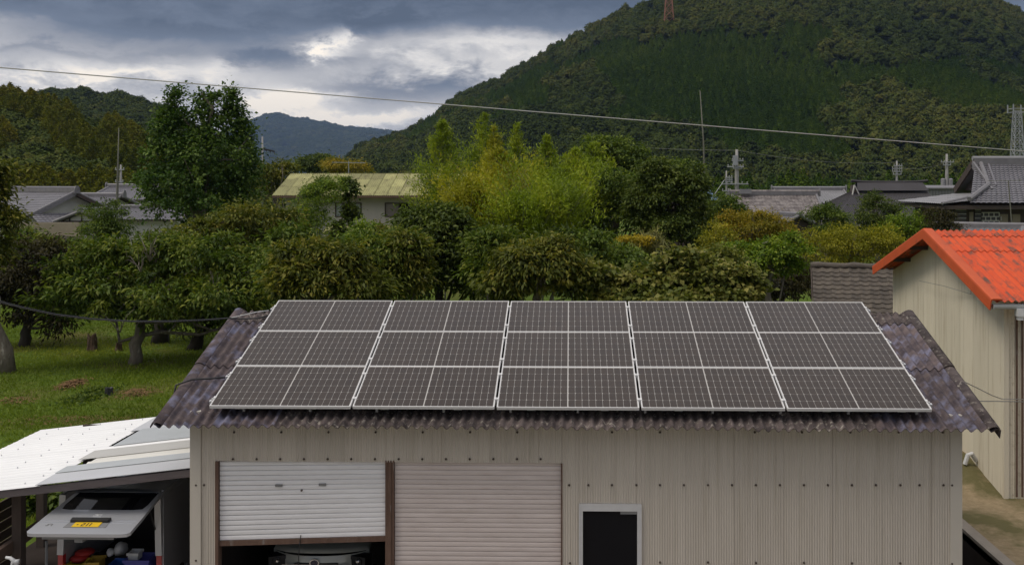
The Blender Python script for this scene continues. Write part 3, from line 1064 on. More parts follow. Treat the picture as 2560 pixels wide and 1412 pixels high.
Vb, Nb = Vector((0, -CP, SP)), Vector((0, SP, CP))
for i in range(NSH):
    x = RX0 + SW * i
    lap = 0.004 * (i % 2) + random.uniform(-0.002, 0.002)
    bl = 1 if i in (0, 1, 12, 13) else 0
    dy = random.uniform(-0.012, 0.012)
    obj('roof_sheet', me_low[bl], None, roof_root, frame_matrix(rp(x, YE + dy, lap), U, V, N_))
    obj('roof_sheet', me_up[bl], None, roof_root, frame_matrix(rp(x, YS + dy, 0.014 + lap), U, V, N_))
    obj('ridge_sheet', me_cap, None, roof_root, frame_matrix(rp(x, YR - 0.345 * CP, 0.027 + lap), U, V, N_))
    # the far slope
    p0 = Vector((x + SW, 2 * YR - YE, rp(0, YE).z))
    obj('roof_sheet', me_low[0], None, roof_root, frame_matrix(p0 + Nb * lap, -U, Vb, Nb))
    p1 = Vector((x + SW, 2 * YR - YS, rp(0, YS).z))
    obj('roof_sheet', me_up[0], None, roof_root, frame_matrix(p1 + Nb * (0.014 + lap), -U, Vb, Nb))
    p2 = Vector((x + SW, YR + 0.345 * CP, rp(0, YR - 0.345 * CP).z))
    obj('ridge_sheet', me_cap, None, roof_root, frame_matrix(p2 + Nb * (0.027 + lap), -U, Vb, Nb))
# rounded verge pieces with a turned-down flange, in two lengths a side
for sx, x in ((-1, RX0), (1, RX1)):
    for ya, yb, l in ((YE - 0.01, YS + 0.05, 0.0), (YS, YR + 0.04, 0.016)):
        prof = [(0.11, 0.0), (0.085, 0.018), (0.05, 0.032), (0.012, 0.032), (-0.022, 0.016), (-0.036, -0.02), (-0.038, -0.13 if sx > 0 else -0.045)]
        vs, fs = [], []
        for yy in (ya, yb):
            for th in (0, 0.008):
                for (a, b) in prof:
                    vs.append(rp(x, yy, l + b - (th if a > -0.03 else 0)) + Vector((-sx * (a - (th if a <= -0.03 else 0)), 0, 0)))
        k = len(prof)
        for i in range(k - 1):
            fs += [(i, i + 1, 2 * k + i + 1, 2 * k + i), (k + i, 3 * k + i, 3 * k + i + 1, k + i + 1), (i, k + i, k + i + 1, i + 1),
                   (2 * k + i, 2 * k + i + 1, 3 * k + i + 1, 3 * k + i)]
        me = new_mesh('verge_piece', vs, fs)
        me.polygons.foreach_set('use_smooth', [True] * len(me.polygons))
        obj('verge_piece', me, M['slate_blue' if sx < 0 else 'slate'], roof_root)
    mb = MB()
    prof = [(0.11, 0.03), (-0.036, 0.03), (-0.04, -0.12)]
    mb.beam(Vector((x, YR + 0.02, zr - 0.03)), Vector((x, 2 * YR - YE, rp(0, YE).z - 0.03)), 0.08, 0.12)
    mb.build('verge_piece', M['slate'], roof_root)


def cs(px, Y=YW):
    return gx(px, Y)


def cz(py, Y=YW):
    return gz(py, Y)


ZTOP = rp(0, YW).z - 0.045
OX0, OX1, OZ = cs(538), cs(1405), cz(1157)
DX0, DX1, DZ = cs(1448), cs(1603), cz(1257)
# front cladding: corrugated sheets, cut round the openings
PW = 0.0318
CLM = {}


def clad(x0, x1, z0, z1, Y, parent, mat, jog=0.0, name='cladding_sheet', face=-1, amp=0.0062):
    key = (round(x1 - x0, 4), round(z1 - z0, 4), mat, round(amp, 4), round(PW, 4))
    if key not in CLM:
        me = corr_mesh(name, x1 - x0, z1 - z0, PW, amp, 0.002, 4)
        me.materials.append(M[mat])
        CLM[key] = me
    if face == -1:
        Mx = frame_matrix((x0, Y - jog, z0), (1, 0, 0), (0, 0, 1), (0, -1, 0))
    return obj(name, CLM[key], None, parent, Mx)


def clad_x(y0, y1, z0, z1, X, side, parent, mat, jog=0.0, name='cladding_sheet', amp=0.0045):
    """sheet on a side wall facing -X or +X"""
    me = corr_mesh(name, y1 - y0, z1 - z0, PW, amp, 0.002, 4)
    me.materials.append(M[mat])
    if side < 0:
        Mx = frame_matrix((X - jog, y1, z0), (0, -1, 0), (0, 0, 1), (-1, 0, 0))
    else:
        Mx = frame_matrix((X + jog, y0, z0), (0, 1, 0), (0, 0, 1), (1, 0, 0))
    return obj(name, me, None, parent, Mx)


SEAM = 0.611
k = 0
x = WX0 + 0.11
while x < WX1 - 0.13:
    x1 = min(x + SEAM, WX1 - 0.12)
    jog = 0.003 * (k % 2)
    cuts = sorted({x, x1} | {c for c in (OX0, OX1, DX0, DX1) if x < c < x1})
    for a, b in zip(cuts[:-1], cuts[1:]):
        mid = (a + b) / 2
        z0 = OZ if OX0 < mid < OX1 else (DZ if DX0 < mid < DX1 else 0.0)
        clad(a, b + (0.012 if b == x1 else 0), z0, ZTOP, YW, garage, 'clad', jog)
    x = x1
    k += 1
# corner trims
mb = MB().box(WX0 - 0.012, WX0 + 0.125, YW - 0.016, YW + 0.16, 0, ZTOP + 0.01)
mb.build('corner_trim', M['trim'], garage)
mb = MB().box(WX1 - 0.135, WX1 + 0.012, YW - 0.016, YW + 0.16, 0, ZTOP + 0.01)
mb.build('corner_trim', M['trim'], garage)
# side and back walls
YB = 2 * YR - YW
for sx, X in ((-1, WX0), (1, WX1)):
    y = YW + 0.15
    while y < YB - 0.05:
        y1 = min(y + SEAM, YB)
        zc = min(rp(0, min(yy, 2 * YR - yy)).z for yy in (y, y1)) - 0.05
        clad_x(y, y1, 0, zc, X, sx, garage, 'clad')
        y = y1
mb = MB()
mb.box(WX0, WX1, YB, YB + 0.03, 0, ZTOP)
mb.build('back_wall', M['trim'], garage)
# inner lining keeps the inside dark and closes the gable tops
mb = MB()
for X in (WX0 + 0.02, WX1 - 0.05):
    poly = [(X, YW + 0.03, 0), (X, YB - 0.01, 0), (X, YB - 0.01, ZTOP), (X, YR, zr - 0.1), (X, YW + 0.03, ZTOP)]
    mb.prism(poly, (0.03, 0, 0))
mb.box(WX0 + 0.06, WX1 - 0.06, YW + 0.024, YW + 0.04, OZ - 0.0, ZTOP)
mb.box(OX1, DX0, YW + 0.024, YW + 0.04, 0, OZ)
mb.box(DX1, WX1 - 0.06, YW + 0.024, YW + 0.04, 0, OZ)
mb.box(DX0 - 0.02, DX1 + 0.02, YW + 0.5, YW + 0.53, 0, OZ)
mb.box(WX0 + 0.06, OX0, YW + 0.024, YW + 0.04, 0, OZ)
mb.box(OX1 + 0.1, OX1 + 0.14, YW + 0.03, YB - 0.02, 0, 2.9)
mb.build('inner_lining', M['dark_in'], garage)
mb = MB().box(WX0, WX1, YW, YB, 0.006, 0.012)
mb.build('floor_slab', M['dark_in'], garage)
# jambs and middle post
PX0, PX1 = cs(963), cs(985)
MB().box(OX0, OX0 + 0.04, YW - 0.008, YW + 0.12, 0, OZ - 0.002).build('shutter_jamb', M['rust'], garage)
MB().box(OX1 - 0.012, OX1 + 0.006, YW - 0.006, YW + 0.12, 0, OZ - 0.002).build('shutter_jamb', M['rust'], garage)
mb = MB().box(PX0, PX1, YW + 0.0, YW + 0.12, 0, OZ + 0.02)
mb.box(PX0 + 0.035, PX1 - 0.035, YW - 0.012, YW, 0, OZ - 0.002)
mb.build('shutter_post', M['rust'], garage)
MB().box(OX0 + 0.04, OX1 - 0.012, YW + 0.05, YW + 0.14, OZ - 0.03, OZ + 0.04).build('lintel', M['rust'], garage)


def slat_mesh(w, h):
    """one curved shutter lath with its hooked joint"""
    pr = [(0.0, 0.0), (0.0, 0.07), (0.010, 0.10), (0.012, 0.35), (0.012, 0.70), (0.009, 0.93), (0.0, 0.96), (0.0, 1.0)]
    vs, fs = [], []
    for X in (0, w):
        for (d, t) in pr:
            vs.append((X, -d, t * h))
    k = len(pr)
    for i in range(k - 1):
        fs.append((i, k + i, k + i + 1, i + 1))
    me = new_mesh('slat', vs, fs)
    return me


def shutter(label, x0, x1, ztop, zbot, mat, drop):
    """drop: how much lower the left end hangs"""
    s = thing('roller_shutter', None, None, (x0, YW + 0.06, zbot))
    s.parent = garage
    s.matrix_parent_inverse = WM[garage.name].inverted()
    s['label'] = label
    h = 0.0600
    me = slat_mesh(x1 - x0, h)
    me.materials.append(M[mat])
    n = int((ztop - zbot) / h)
    for i in range(n + 1):
        z = zbot + i * h
        f = 1 - (i / n)
        d = drop * (0.35 + 0.65 * f)
        tilt = Matrix.Rotation(-d / (x1 - x0) * -1, 4, 'Y')
        obj('slat', me, None, s, Matrix.Translation((x0, YW + 0.055, z - d)) @ Matrix.Rotation(-d / (x1 - x0), 4, 'Y'))
    return s, h


SA0, SA1 = OX0 + 0.045, PX0 - 0.004
zb = cz(1345)
s1, hh = shutter('left shutter rolled part way up, whitish with rusty bottom rail', SA0, SA1, OZ + 0.02, zb, 'shut_a', 0.075)
mb = MB().beam((SA0, YW + 0.05, zb - 0.032 - 0.075), (SA1, YW + 0.05, zb - 0.030), 0.05, 0.062)
mb.build('bottom_rail', M['rust'], s1)
for px, py in ((697, 1213), (806, 1211)):
    p = at(px, py, YW + 0.035)
    b = MB().box(p.x - 0.045, p.x + 0.045, p.y - 0.004, p.y + 0.012, p.z - 0.016, p.z + 0.016)
    b.box(p.x - 0.045, p.x + 0.045, p.y - 0.010, p.y - 0.004, p.z + 0.008, p.z + 0.016)
    b.build('shutter_handle', M['grey_plastic'], s1)
p = at(754, 1225, YW + 0.035)
MB().tube([(p.x, p.y - 0.008, p.z), (p.x, p.y + 0.014, p.z)], 0.013, 10).build('lock', M['screw'], s1)
p0, p1 = at(747, 1378, YW + 0.02), at(750, 1350, YW + 0.02)
MB().tube([(p1.x + 0.01, YW + 0.02, zb + 0.01), (p1.x - 0.004, YW + 0.018, zb - 0.1), (p0.x, YW + 0.02, zb - 0.22), (p0.x - 0.008, YW + 0.02, zb - 0.5)], 0.006, 5).build('pull_cord', M['black'], s1)
s2, _ = shutter('right shutter fully lowered, pinkish beige laths', PX1 + 0.004, OX1 - 0.014, OZ + 0.0, 0.03, 'shut_b', 0.0)

# side door
door = thing('door', None, None, (DX0, YW, 0))
door.parent = garage
door.matrix_parent_inverse = WM[garage.name].inverted()
a0, a1, az = cs(1457), cs(1593), cz(1275)
mb = MB()
mb.box(DX0, a0, YW - 0.02, YW + 0.08, 0, DZ - 0.002)
mb.box(a1, DX1, YW - 0.02, YW + 0.08, 0, DZ - 0.002)
mb.box(a0, a1, YW - 0.02, YW + 0.08, az, DZ - 0.002)
mb.box(DX0 - 0.004, DX0 + 0.012, YW - 0.028, YW - 0.02, 0, DZ)
mb.box(DX1 - 0.012, DX1 + 0.004, YW - 0.028, YW - 0.02, 0, DZ)
mb.build('door_frame', M['alu'], door)
MB().box(a0, a1, YW + 0.02, YW + 0.03, 0.2, az).build('door_glass', M['dark_glass'], door)
b0 = cs(1551)
MB().box(b0, a1, YW - 0.004, YW + 0.012, cz(1283), az).build('door_closer', M['grey_plastic'], door)

# fixing screws, where the photograph shows them
sm = MB().tube([(0, 0.004, 0), (0, -0.007, 0), (0, -0.012, 0)], [0.015, 0.013, 0.006], 8).mesh('screw')
sm.materials.append(M['screw'])
spots = [(px, 1080) for px in (585, 703, 821, 939, 1057, 1175, 1293, 1530, 1650, 1887, 2005, 2126, 2247, 2357)]
spots += [(582 + 59.2 * i, 1147) for i in range(14)]
spots += [(px, 1212) for px in (490, 510, 1423, 1471, 1530, 1591, 1650, 1710, 1770, 1830, 1890, 1950, 2010, 2070, 2130, 2190, 2251, 2299, 2359, 2380)]
spots += [(1425, 1407), (490, 1400), (1650, 1405), (1770, 1405), (1890, 1406), (2010, 1406), (2130, 1407), (2251, 1407), (2380, 1408)]
for px, py in spots:
    p = at(px, py, YW - 0.012)
    obj('screw', sm, None, garage, Matrix.Translation(p))

# ------------------------------------------------------------------ solar array
PWD, PHT, CG, RG = 1.755, 1.038, 0.030, 0.005
cw, chh, mg = 0.0855, 0.1655, 0.0022


def cell_mesh():
    c = 0.011
    e, q = cw - 0.0034, chh - 0.0034
    poly = [(c, 0), (e, 0), (e, q), (c, q), (0, q - c), (0, c)]
    vs = [(a, b, 0.0) for a, b in poly] + [(a, b, 0.0008) for a, b in poly]
    n = len(poly)
    fs = [tuple(range(n, 2 * n))] + [(i, (i + 1) % n, n + (i + 1) % n, n + i) for i in range(n)]
    return new_mesh('cell', vs, fs)


CELL = cell_mesh()
CELL.materials.append(M['cell'])
fr = MB()
fw, ft = 0.011, 0.038
fr.box(0, PWD, 0, fw, -ft, 0.0)
fr.box(0, PWD, PHT - fw, PHT, -ft, 0.0)
fr.box(0, fw, fw, PHT - fw, -ft, 0.0)
fr.box(PWD - fw, PWD, fw, PHT - fw, -ft, 0.0)
FRM = fr.mesh('frame')
FRM.materials.append(M['alu_frame'])
BKM = MB().box(fw, PWD - fw, fw, PHT - fw, -0.012, -0.004).mesh('backsheet')
BKM.materials.append(M['sheet_back'])
rown = ('bottom', 'middle', 'top')
coln = ('leftmost', 'second from left', 'middle', 'second from right', 'rightmost')
cellx = [fw + 0.006 + i * cw for i in range(10)]
cellx += [PWD / 2 + 0.006 + i * cw for i in range(10)]
celly = [fw + 0.009 + j * (chh + 0.0005) for j in range(6)]
for r in range(3):
    for c in range(5):
        o = Vector((AX0 + c * (PWD + CG), AY0, AZ0)) + V * (r * (PHT + RG))
        Mx = frame_matrix(o + N_ * random.uniform(-0.003, 0.003), U, V, N_)
        if (r, c) == (1, 2):
            lab = 'solar panel in the very middle of the rooftop array'
        else:
            lab = '%s solar panel of the %s row on the garage roof' % (coln[c].replace('middle', 'centre'), rown[r])
        p = thing('solar_panel', lab, 'solar panel', None, 'solar panels on the garage roof', M=Mx)
        obj('frame', FRM, None, p, Mx)
        obj('backsheet', BKM, None, p, Mx)
        for cy_ in celly:
            for cx_ in cellx:
                obj('cell', CELL, None, p, Mx @ Matrix.Translation((cx_, cy_, -0.0039)))
# rails with their clamps
rail_v = []
for r in range(3):
    rail_v += [r * (PHT + RG) + 0.20, r * (PHT + RG) + 0.83]
cl = MB()
cl.box(-0.030, 0.030, -0.022, 0.022, 0.001, 0.007)
cl.box(-0.008, 0.008, -0.022, 0.022, -0.05, 0.001)
cl.tube([(0, 0, 0.007), (0, 0, 0.014)], 0.008, 6)
CLMP = cl.mesh('clamp')
CLMP.materials.append(M['alu_frame'])
ec = MB()
ec.box(0.0, 0.022, -0.022, 0.022, 0.001, 0.006)
ec.box(-0.012, 0.0, -0.022, 0.022, -0.045, 0.006)
ec.box(-0.045, -0.012, -0.022, 0.022, -0.045, -0.038)
ec.box(-0.040, -0.022, -0.010, 0.010, -0.038, -0.016)
ECM = ec.mesh('end_clamp')
ECM.materials.append(M['alu_frame'])
ft_ = MB()
ft_.box(-0.03, 0.03, -0.02, 0.02, -GAP + 0.01, -0.085)
ft_.box(-0.05, 0.05, -0.03, 0.03, -GAP + 0.002, -GAP + 0.014)
FTM = ft_.mesh('foot')
FTM.materials.append(M['alu'])
# the front edge brackets seen under the lowest frames
mb_ = MB()
mb_.box(-0.014, 0.014, 0.02, 0.05, -0.085, -0.038)
mb_.box(-0.010, 0.010, 0.012, 0.028, -0.062, -0.038)
BRM = mb_.mesh('bracket')
BRM.materials.append(M['grey_plastic'])

AW = 5 * PWD + 4 * CG
ordn = ('lowest', 'second lowest', 'third lowest', 'third highest', 'second highest', 'highest')
for i, v in enumerate(rail_v):
    o = Vector((AX0, AY0, AZ0)) + V * v
    Mx = frame_matrix(o, U, V, N_)
    t = thing('mounting_rail', '%s aluminium mounting rail under the solar panels' % ordn[i], 'rail', None, 'rails under the solar array', M=Mx)
    obj('bar', MB().box(-0.07, AW + 0.07, -0.02, 0.02, -0.085, -0.042).mesh('bar'), M['alu'], t, Mx)
    for c in range(4):
        obj('clamp', CLMP, None, t, Mx @ Matrix.Translation((c * (PWD + CG) + PWD + CG / 2, 0, 0)))
    obj('end_clamp', ECM, None, t, Mx)
    obj('end_clamp', ECM, None, t, Mx @ Matrix.Translation((AW, 0, 0)) @ Matrix.Rotation(math.pi, 4, 'Z'))
    if i == 0:
        for q in range(11):
            obj('bracket', BRM, None, t, Mx @ Matrix.Translation((0.42 + q * 0.83, -v - 0.01, 0)))
    for q in range(10):
        obj('foot', FTM, None, t, Mx @ Matrix.Translation((0.3 + q * (AW - 0.6) / 9, 0, 0)))
# cables at the left end
cb = MB().tube([at(430, 972, 13.05) + Vector((0, 0.0, -0.20)), at(440, 962, 13.08), at(480, 948, 13.22), at(520, 946, 13.30), at(562, 943, 13.34)], 0.013, 7)
tag(cb.build('cable_conduit', M['black'], smooth=True), 'black conduit curving over the left edge of the garage roof', 'cable')
cb = MB().tube([at(575, 795, 15.0), at(610, 787, 15.05), at(640, 780, 15.1), at(672, 776, 15.12)], 0.007, 6)
tag(cb.build('white_cable', M['white_plastic'], smooth=True), 'thin white cable leading to the top left solar panel', 'cable')
pts = [(-60, 738, 9.0), (0, 754, 9.7), (60, 769, 10.4), (140, 786, 11.3), (230, 797, 12.2), (330, 803, 13.2), (430, 803, 14.0), (520, 799, 14.6), (575, 795, 15.0),
       (610, 797, 15.02), (645, 795, 15.05), (675, 788, 15.1)]
cb = MB().tube([at(*p) for p in pts], 0.011, 6)
tag(cb.build('service_cable', M['black'], smooth=True), 'dark overhead cable sagging from the left to the garage ridge', 'cable')

# ------------------------------------------------------------------ carport
M['poly_grey2'] = mk('light_grey_roof_sheet', (0.56, 0.565, 0.58), (0.50, 0.505, 0.515), 1.2, 0.42)
KX0, KX1, KY0, KY1, KZ, KM = -8.83, -4.83, 12.80, 16.62, 2.34, 0.117


def kp(x, y, l=0.0):
    return Vector((x, y, KZ + KM * (x - KX1) + l))


ku = Vector((1, 0, KM)).normalized()
kn = Vector((-KM, 0, 1)).normalized()
carport = thing('carport', 'lean-to carport with white and grey sheet roof beside the garage', 'carport', (-6.8, 14.5, 0))
XS = -6.87
# left: white ribbed sheets laid side by side down the depth
nW = 6
sw = (KY1 - KY0) / nW
bolt = MB().tube([(0, 0, -0.006), (0, 0, 0.012), (0, 0, 0.018)], [0.010, 0.008, 0.003], 7).mesh('bolt')
bolt.materials.append(M['poly_grey2'])
for j in range(nW):
    y0 = KY0 + j * sw
    vs, fs = [], []
    prof = []
    q = 4
    for i in range(q):
        b = y0 + i * sw / q
        w = sw / q
        prof += [(b, 0.0), (b + w * 0.78, 0.0), (b + w * 0.85, 0.005), (b + w * 0.95, 0.005)]
    prof.append((y0 + sw + 0.012, 0.0))
    lap = 0.004 * (j % 2)
    for X in (KX0, XS + 0.06):
        for th in (0, -0.004):
            for (yy, h) in prof:
                vs.append(kp(X, yy, h + th + lap))
    k = len(prof)
    for i in range(k - 1):
        fs += [(i, 2 * k + i, 2 * k + i + 1, i + 1), (k + i, k + i + 1, 3 * k + i + 1, 3 * k + i),
               (i, i + 1, k + i + 1, k + i), (2 * k + i, 3 * k + i, 3 * k + i + 1, 2 * k + i + 1)]
    obj('roof_sheet', new_mesh('roof_sheet', vs, fs), M['white_metal'], carport)
    for bxx in (-8.5, -7.8, -7.1):
        for f_ in (0.30, 0.80):
            obj('bolt', bolt, None, carport, Matrix.Translation(kp(bxx + random.uniform(-.02, .02) + 0.05 * (f_ > 0.5), y0 + f_ * sw, 0.006 + lap)))
# right: lapped strips, a folded sheet's light and shade put into their colours
ybands = [(12.80, 13.32, 'poly_grey2'), (13.30, 13.62, 'poly_grey'), (13.60, 13.97, 'poly_beige'), (13.94, 14.42, 'poly_warm'),
          (14.40, 14.64, 'white_metal'), (14.61, 15.62, 'poly_grey'), (15.60, 16.62, 'poly_grey2')]
M['poly_warm'] = mk('warm_grey_roof_sheet', (0.50, 0.49, 0.46), (0.44, 0.43, 0.40), 2, 0.5)
for j, (ya, yb_, mt) in enumerate(ybands):
    l = 0.014 + 0.012 * (j % 2)
    x_l = XS + (0.0, 0.0, 0.25, 0.0, 0.0, 0.18, 0.0)[j]
    mb = MB().slab(kp(x_l, ya, l), kp(KX1, ya, l), kp(KX1, yb_, l), kp(x_l, yb_, l), kn, 0.006)
    if mt in ('poly_beige', 'white_metal'):
        mb.slab(kp(x_l, ya + 0.04, l + 0.007), kp(KX1, ya + 0.04, l + 0.007), kp(KX1, ya + 0.10, l + 0.022), kp(x_l, ya + 0.10, l + 0.022), kn, 0.004)
    mb.build('roof_strip', M[mt], carport)
MB().beam(kp(KX0, KY0 + 0.03, -0.055), kp(KX1 + 0.01, KY0 + 0.03, -0.055), 0.04, 0.095).build('fascia', M['fascia'], carport)
MB().beam(kp(KX0, KY1 - 0.03, -0.055), kp(KX1 + 0.01, KY1 - 0.03, -0.055), 0.04, 0.095).build('fascia', M['fascia'], carport)
for xx in (-8.75, -7.35, -6.1, -4.92):
    MB().beam(kp(xx, KY0 + 0.06, -0.07), kp(xx, KY1 - 0.06, -0.07), 0.07, 0.10).build('rafter', M['wood_dark'], carport)
for (xx, yy) in ((-7.33, 13.25), (-8.72, 12.9), (-8.72, 16.45), (-6.1, 16.45)):
    MB().box(xx - 0.062, xx + 0.062, yy - 0.062, yy + 0.062, 0, KZ + KM * (xx - KX1) - 0.10).build('post', M['wood_dark'], carport)
MB().beam((-7.42, 11.9, 1.14), (-7.40, 13.9, 1.22), 0.07, 0.15).build('side_rail', M['wood_brown'], carport)
for j in range(8):  # dark boards added to keep the space behind the van dark
    MB().box(-8.06, KX1 - 0.06, 16.50, 16.525, 0.05 + j * 0.245, 0.285 + j * 0.245).build('back_board', M['wood_dark'], carport)
for j in range(7):
    MB().box(-8.72, -8.70, 12.9, 15.55, 0.05 + j * 0.155, 0.19 + j * 0.155).build('side_board', M['wood_brown'], carport)
mb = MB().slab((-4.93, 13.6, 0.0), (-4.93, 16.2, 0.0), (-4.86, 16.2, 1.55), (-4.86, 13.3, 1.95), (-1, 0, 0.05), 0.012)
tag(mb.build('leaning_sheet', M['rust']), 'rusty brown sheet leaning against the garage side inside the carport', 'sheet')
MB().tube([(-7.02, 13.4, 0), (-7.02, 13.4, 1.9)], 0.022, 6)
pl = MB().tube([at(116, 1412, 13.6) - Vector((0, 0, 0.9)), at(116, 1352, 13.6)], 0.02, 6)
tag(pl.build('steel_pole', M['galv']), 'thin grey steel pole standing left of the open van', 'pole')

# ------------------------------------------------------------------ van with raised tailgate
VX, VY, VW, VL, VH = -6.22, 13.5, 1.44, 3.25, 1.84
van = thing('van', 'silver microvan in the carport with its tailgate raised', 'van', (VX, VY + VL / 2, 0))


def vbox(mb, x0, x1, y0, y1, z0, z1):
    return mb.box(VX + x0, VX + x1, VY + y0, VY + y1, z0, z1)


hw = VW / 2
# body shell: side section extruded, with wheel arches cut as polygon notches
for s in (-1, 1):
    prof = [(0.02, 0.38), (0.40, 0.38), (0.46, 0.55), (0.58, 0.64), (0.74, 0.64), (0.86, 0.55), (0.92, 0.38), (2.25, 0.38), (2.31, 0.55), (2.43, 0.64), (2.6, 0.64),
            (2.72, 0.55), (2.78, 0.38), (3.22, 0.40), (3.25, 0.85), (3.05, 1.05), (2.72, 1.70), (2.55, VH - 0.04), (0.10, VH - 0.02), (0.02, 1.0)]
    poly = [Vector((VX + s * (hw - 0.04 * max(0, (z - 1.0))), VY + y, z)) for y, z in prof]
    MB().prism(poly, (-s * 0.05, 0, 0)).build('side_panel', M['silver'], van)
mb = MB()
r = [(-hw + 0.02, VH - 0.07), (-hw + 0.07, VH - 0.02), (-hw + 0.2, VH + 0.01), (0, VH + 0.025), (hw - 0.2, VH + 0.01), (hw - 0.07, VH - 0.02), (hw - 0.02, VH - 0.07)]
vs, fs = [], []
for y in (0.03, 2.55):
    for x_, z in r:
        vs.append((VX + x_, VY + y, z))
fs = [(i, i + 1, 7 + i + 1, 7 + i) for i in range(6)]
mb.add(vs, fs)
vs2 = [(v[0], v[1], v[2] - 0.03) for v in vs]
mb.add(vs2, [tuple(reversed(f)) for f in fs])
mb.build('roof', M['silver'], van, smooth=True)
mb = MB()
vbox(mb, -hw + 0.05, hw - 0.05, 0.05, 3.1, 0.40, 0.60)
mb.build('floor', M['dark_in'], van)
mb = MB()
vbox(mb, -hw + 0.05, hw - 0.05, 1.65, 1.75, 0.60, 1.35)
vbox(mb, -0.55, -0.15, 1.62, 1.72, 1.37, 1.62)
vbox(mb, 0.15, 0.55, 1.62, 1.72, 1.37, 1.62)
mb.build('front_seats', M['dark_in'], van)
MB().slab((VX - hw + .06, VY + 3.06, 1.05), (VX + hw - .06, VY + 3.06, 1.05), (VX + hw - .1, VY + 2.6, 1.76), (VX - hw + .1, VY + 2.6, 1.76), (0, 0.8, 0.5), 0.006).build('windscreen', M['dark_glass'], van)
mb = MB()
vbox(mb, -hw + .04, hw - .04, 3.16, 3.25, 0.40, 1.05)
mb.build('front_panel', M['silver'], van)
mb = MB()
vbox(mb, -hw + 0.01, hw - 0.01, -0.07, 0.06, 0.36, 0.60)
mb.build('bumper', M['silver'], van)
for s in (-1, 1):
    # rear pillar and lamp
    p0 = Vector((VX + s * (hw - 0.05), VY + 0.0, 0.98))
    p1 = Vector((VX + s * (hw - 0.075), VY + 0.02, VH - 0.06))
    MB().beam(p0, p1, 0.085, 0.07, (0, 1, 0)).build('rear_pillar', M['silver'], van)
    mb = MB()
    vbox(mb, s * (hw - 0.05) - 0.05, s * (hw - 0.05) + 0.05, -0.03, 0.06, 0.60, 0.76)
    mb.build('rear_corner', M['silver'], van)
    mb = MB()
    vbox(mb, s * (hw - 0.05) - 0.034, s * (hw - 0.05) + 0.034, -0.025, 0.06, 0.76, 0.98)
    mb.build('tail_lamp', M['lamp_red'], van)
    for yy in (0.66, 2.51):
        w = MB().tube([(VX + s * (hw - 0.16), VY + yy, 0.26), (VX + s * (hw - 0.01), VY + yy, 0.26)], 0.255, 18)
        wo = w.build('wheel', M['black'], van)
        MB().tube([(VX + s * (hw - 0.01), VY + yy, 0.26), (VX + s * (hw + 0.004), VY + yy, 0.26)], 0.15, 14).build('rim', M['galv'], wo)
# tailgate: its own frame, x across, y from hinge to lower edge, z outward (up)
gate_len, gate_w = 1.26, 1.30
hy = Vector((0, -math.cos(math.radians(7.2)), -math.sin(math.radians(7.2))))
hz_ = Vector((0, -math.sin(math.radians(7.2)), math.cos(math.radians(7.2))))
GM = frame_matrix((VX + 0.10, VY + 0.12, 1.80), (1, 0, 0), hy, hz_)
gate = thing('tailgate', None, None, M=GM)
gate.parent = van
gate.matrix_parent_inverse = WM[van.name].inverted()


def gpoly(pts, z0, z1):
    n = len(pts)
    vs = [(a, b, z0) for a, b in pts] + [(a, b, z1) for a, b in pts]
    # orientation in this left-handed layout is fixed by recalculation below
    fs = [tuple(range(n)), tuple(range(2 * n - 1, n - 1, -1))] + [(i, n + i, n + (i + 1) % n, (i + 1) % n) for i in range(n)]
    return vs, fs


def gpart(name, mat, shapes, parent=None):
    mb = MB()
    for pts, z0, z1 in shapes:
        mb.add(*gpoly(pts, z0, z1))
    me = mb.mesh(name)
    return obj(name, me, mat, parent or gate, GM)


w0, w1 = 0.60, gate_w / 2
sil = [(-w1, gate_len - 0.05), (-w1 + 0.03, gate_len - 0.005), (-w1 + 0.10, gate_len + 0.01), (w1 - 0.10, gate_len + 0.01), (w1 - 0.03, gate_len - 0.005),
       (w1, gate_len - 0.05), (w1 - 0.015, 0.78), (w0 + 0.015, 0.50), (0.53, 0.575), (0.42, 0.60), (-0.42, 0.60), (-0.53, 0.575), (-w0 - 0.015, 0.50), (-w1 + 0.015, 0.78)]
gpart('lower_panel', M['silver'], [(sil, -0.03, 0.012), ([(-0.62, gate_len - 0.30), (-0.24, gate_len - 0.30), (-0.24, gate_len - 0.29), (-0.62, gate_len - 0.29)], 0.012, 0.018),
                                   ([(0.30, gate_len - 0.30), (0.60, gate_len - 0.30), (0.60, gate_len - 0.29), (0.30, gate_len - 0.29)], 0.012, 0.018),
                                   ([(-0.62, gate_len - 0.36), (-0.27, gate_len - 0.36), (-0.27, gate_len - 0.35), (-0.62, gate_len - 0.35)], 0.012, 0.018),
                                   ([(0.33, gate_len - 0.36), (0.60, gate_len - 0.36), (0.60, gate_len - 0.35), (0.33, gate_len - 0.35)], 0.012, 0.018)])
gpart('window_frame', M['silver'], [([(-w0 - 0.015, 0.50), (-w0 + 0.01, 0.02), (-w0 + 0.06, 0.02), (-0.55, 0.45), (-0.53, 0.575)], -0.03, 0.010),
                                    ([(w0 + 0.015, 0.50), (w0 - 0.01, 0.02), (w0 - 0.06, 0.02), (0.55, 0.45), (0.53, 0.575)], -0.03, 0.010),
                                    ([(-w0 + 0.06, 0.0), (w0 - 0.06, 0.0), (w0 - 0.06, 0.06), (-w0 + 0.06, 0.06)], -0.03, 0.010)])
gpart('rear_window', M['dark_glass'], [([(-0.54, 0.06), (0.54, 0.06), (0.55, 0.45), (0.53, 0.57), (0.42, 0.598), (-0.42, 0.598), (-0.53, 0.57), (-0.55, 0.45)], -0.01, 0.006)])
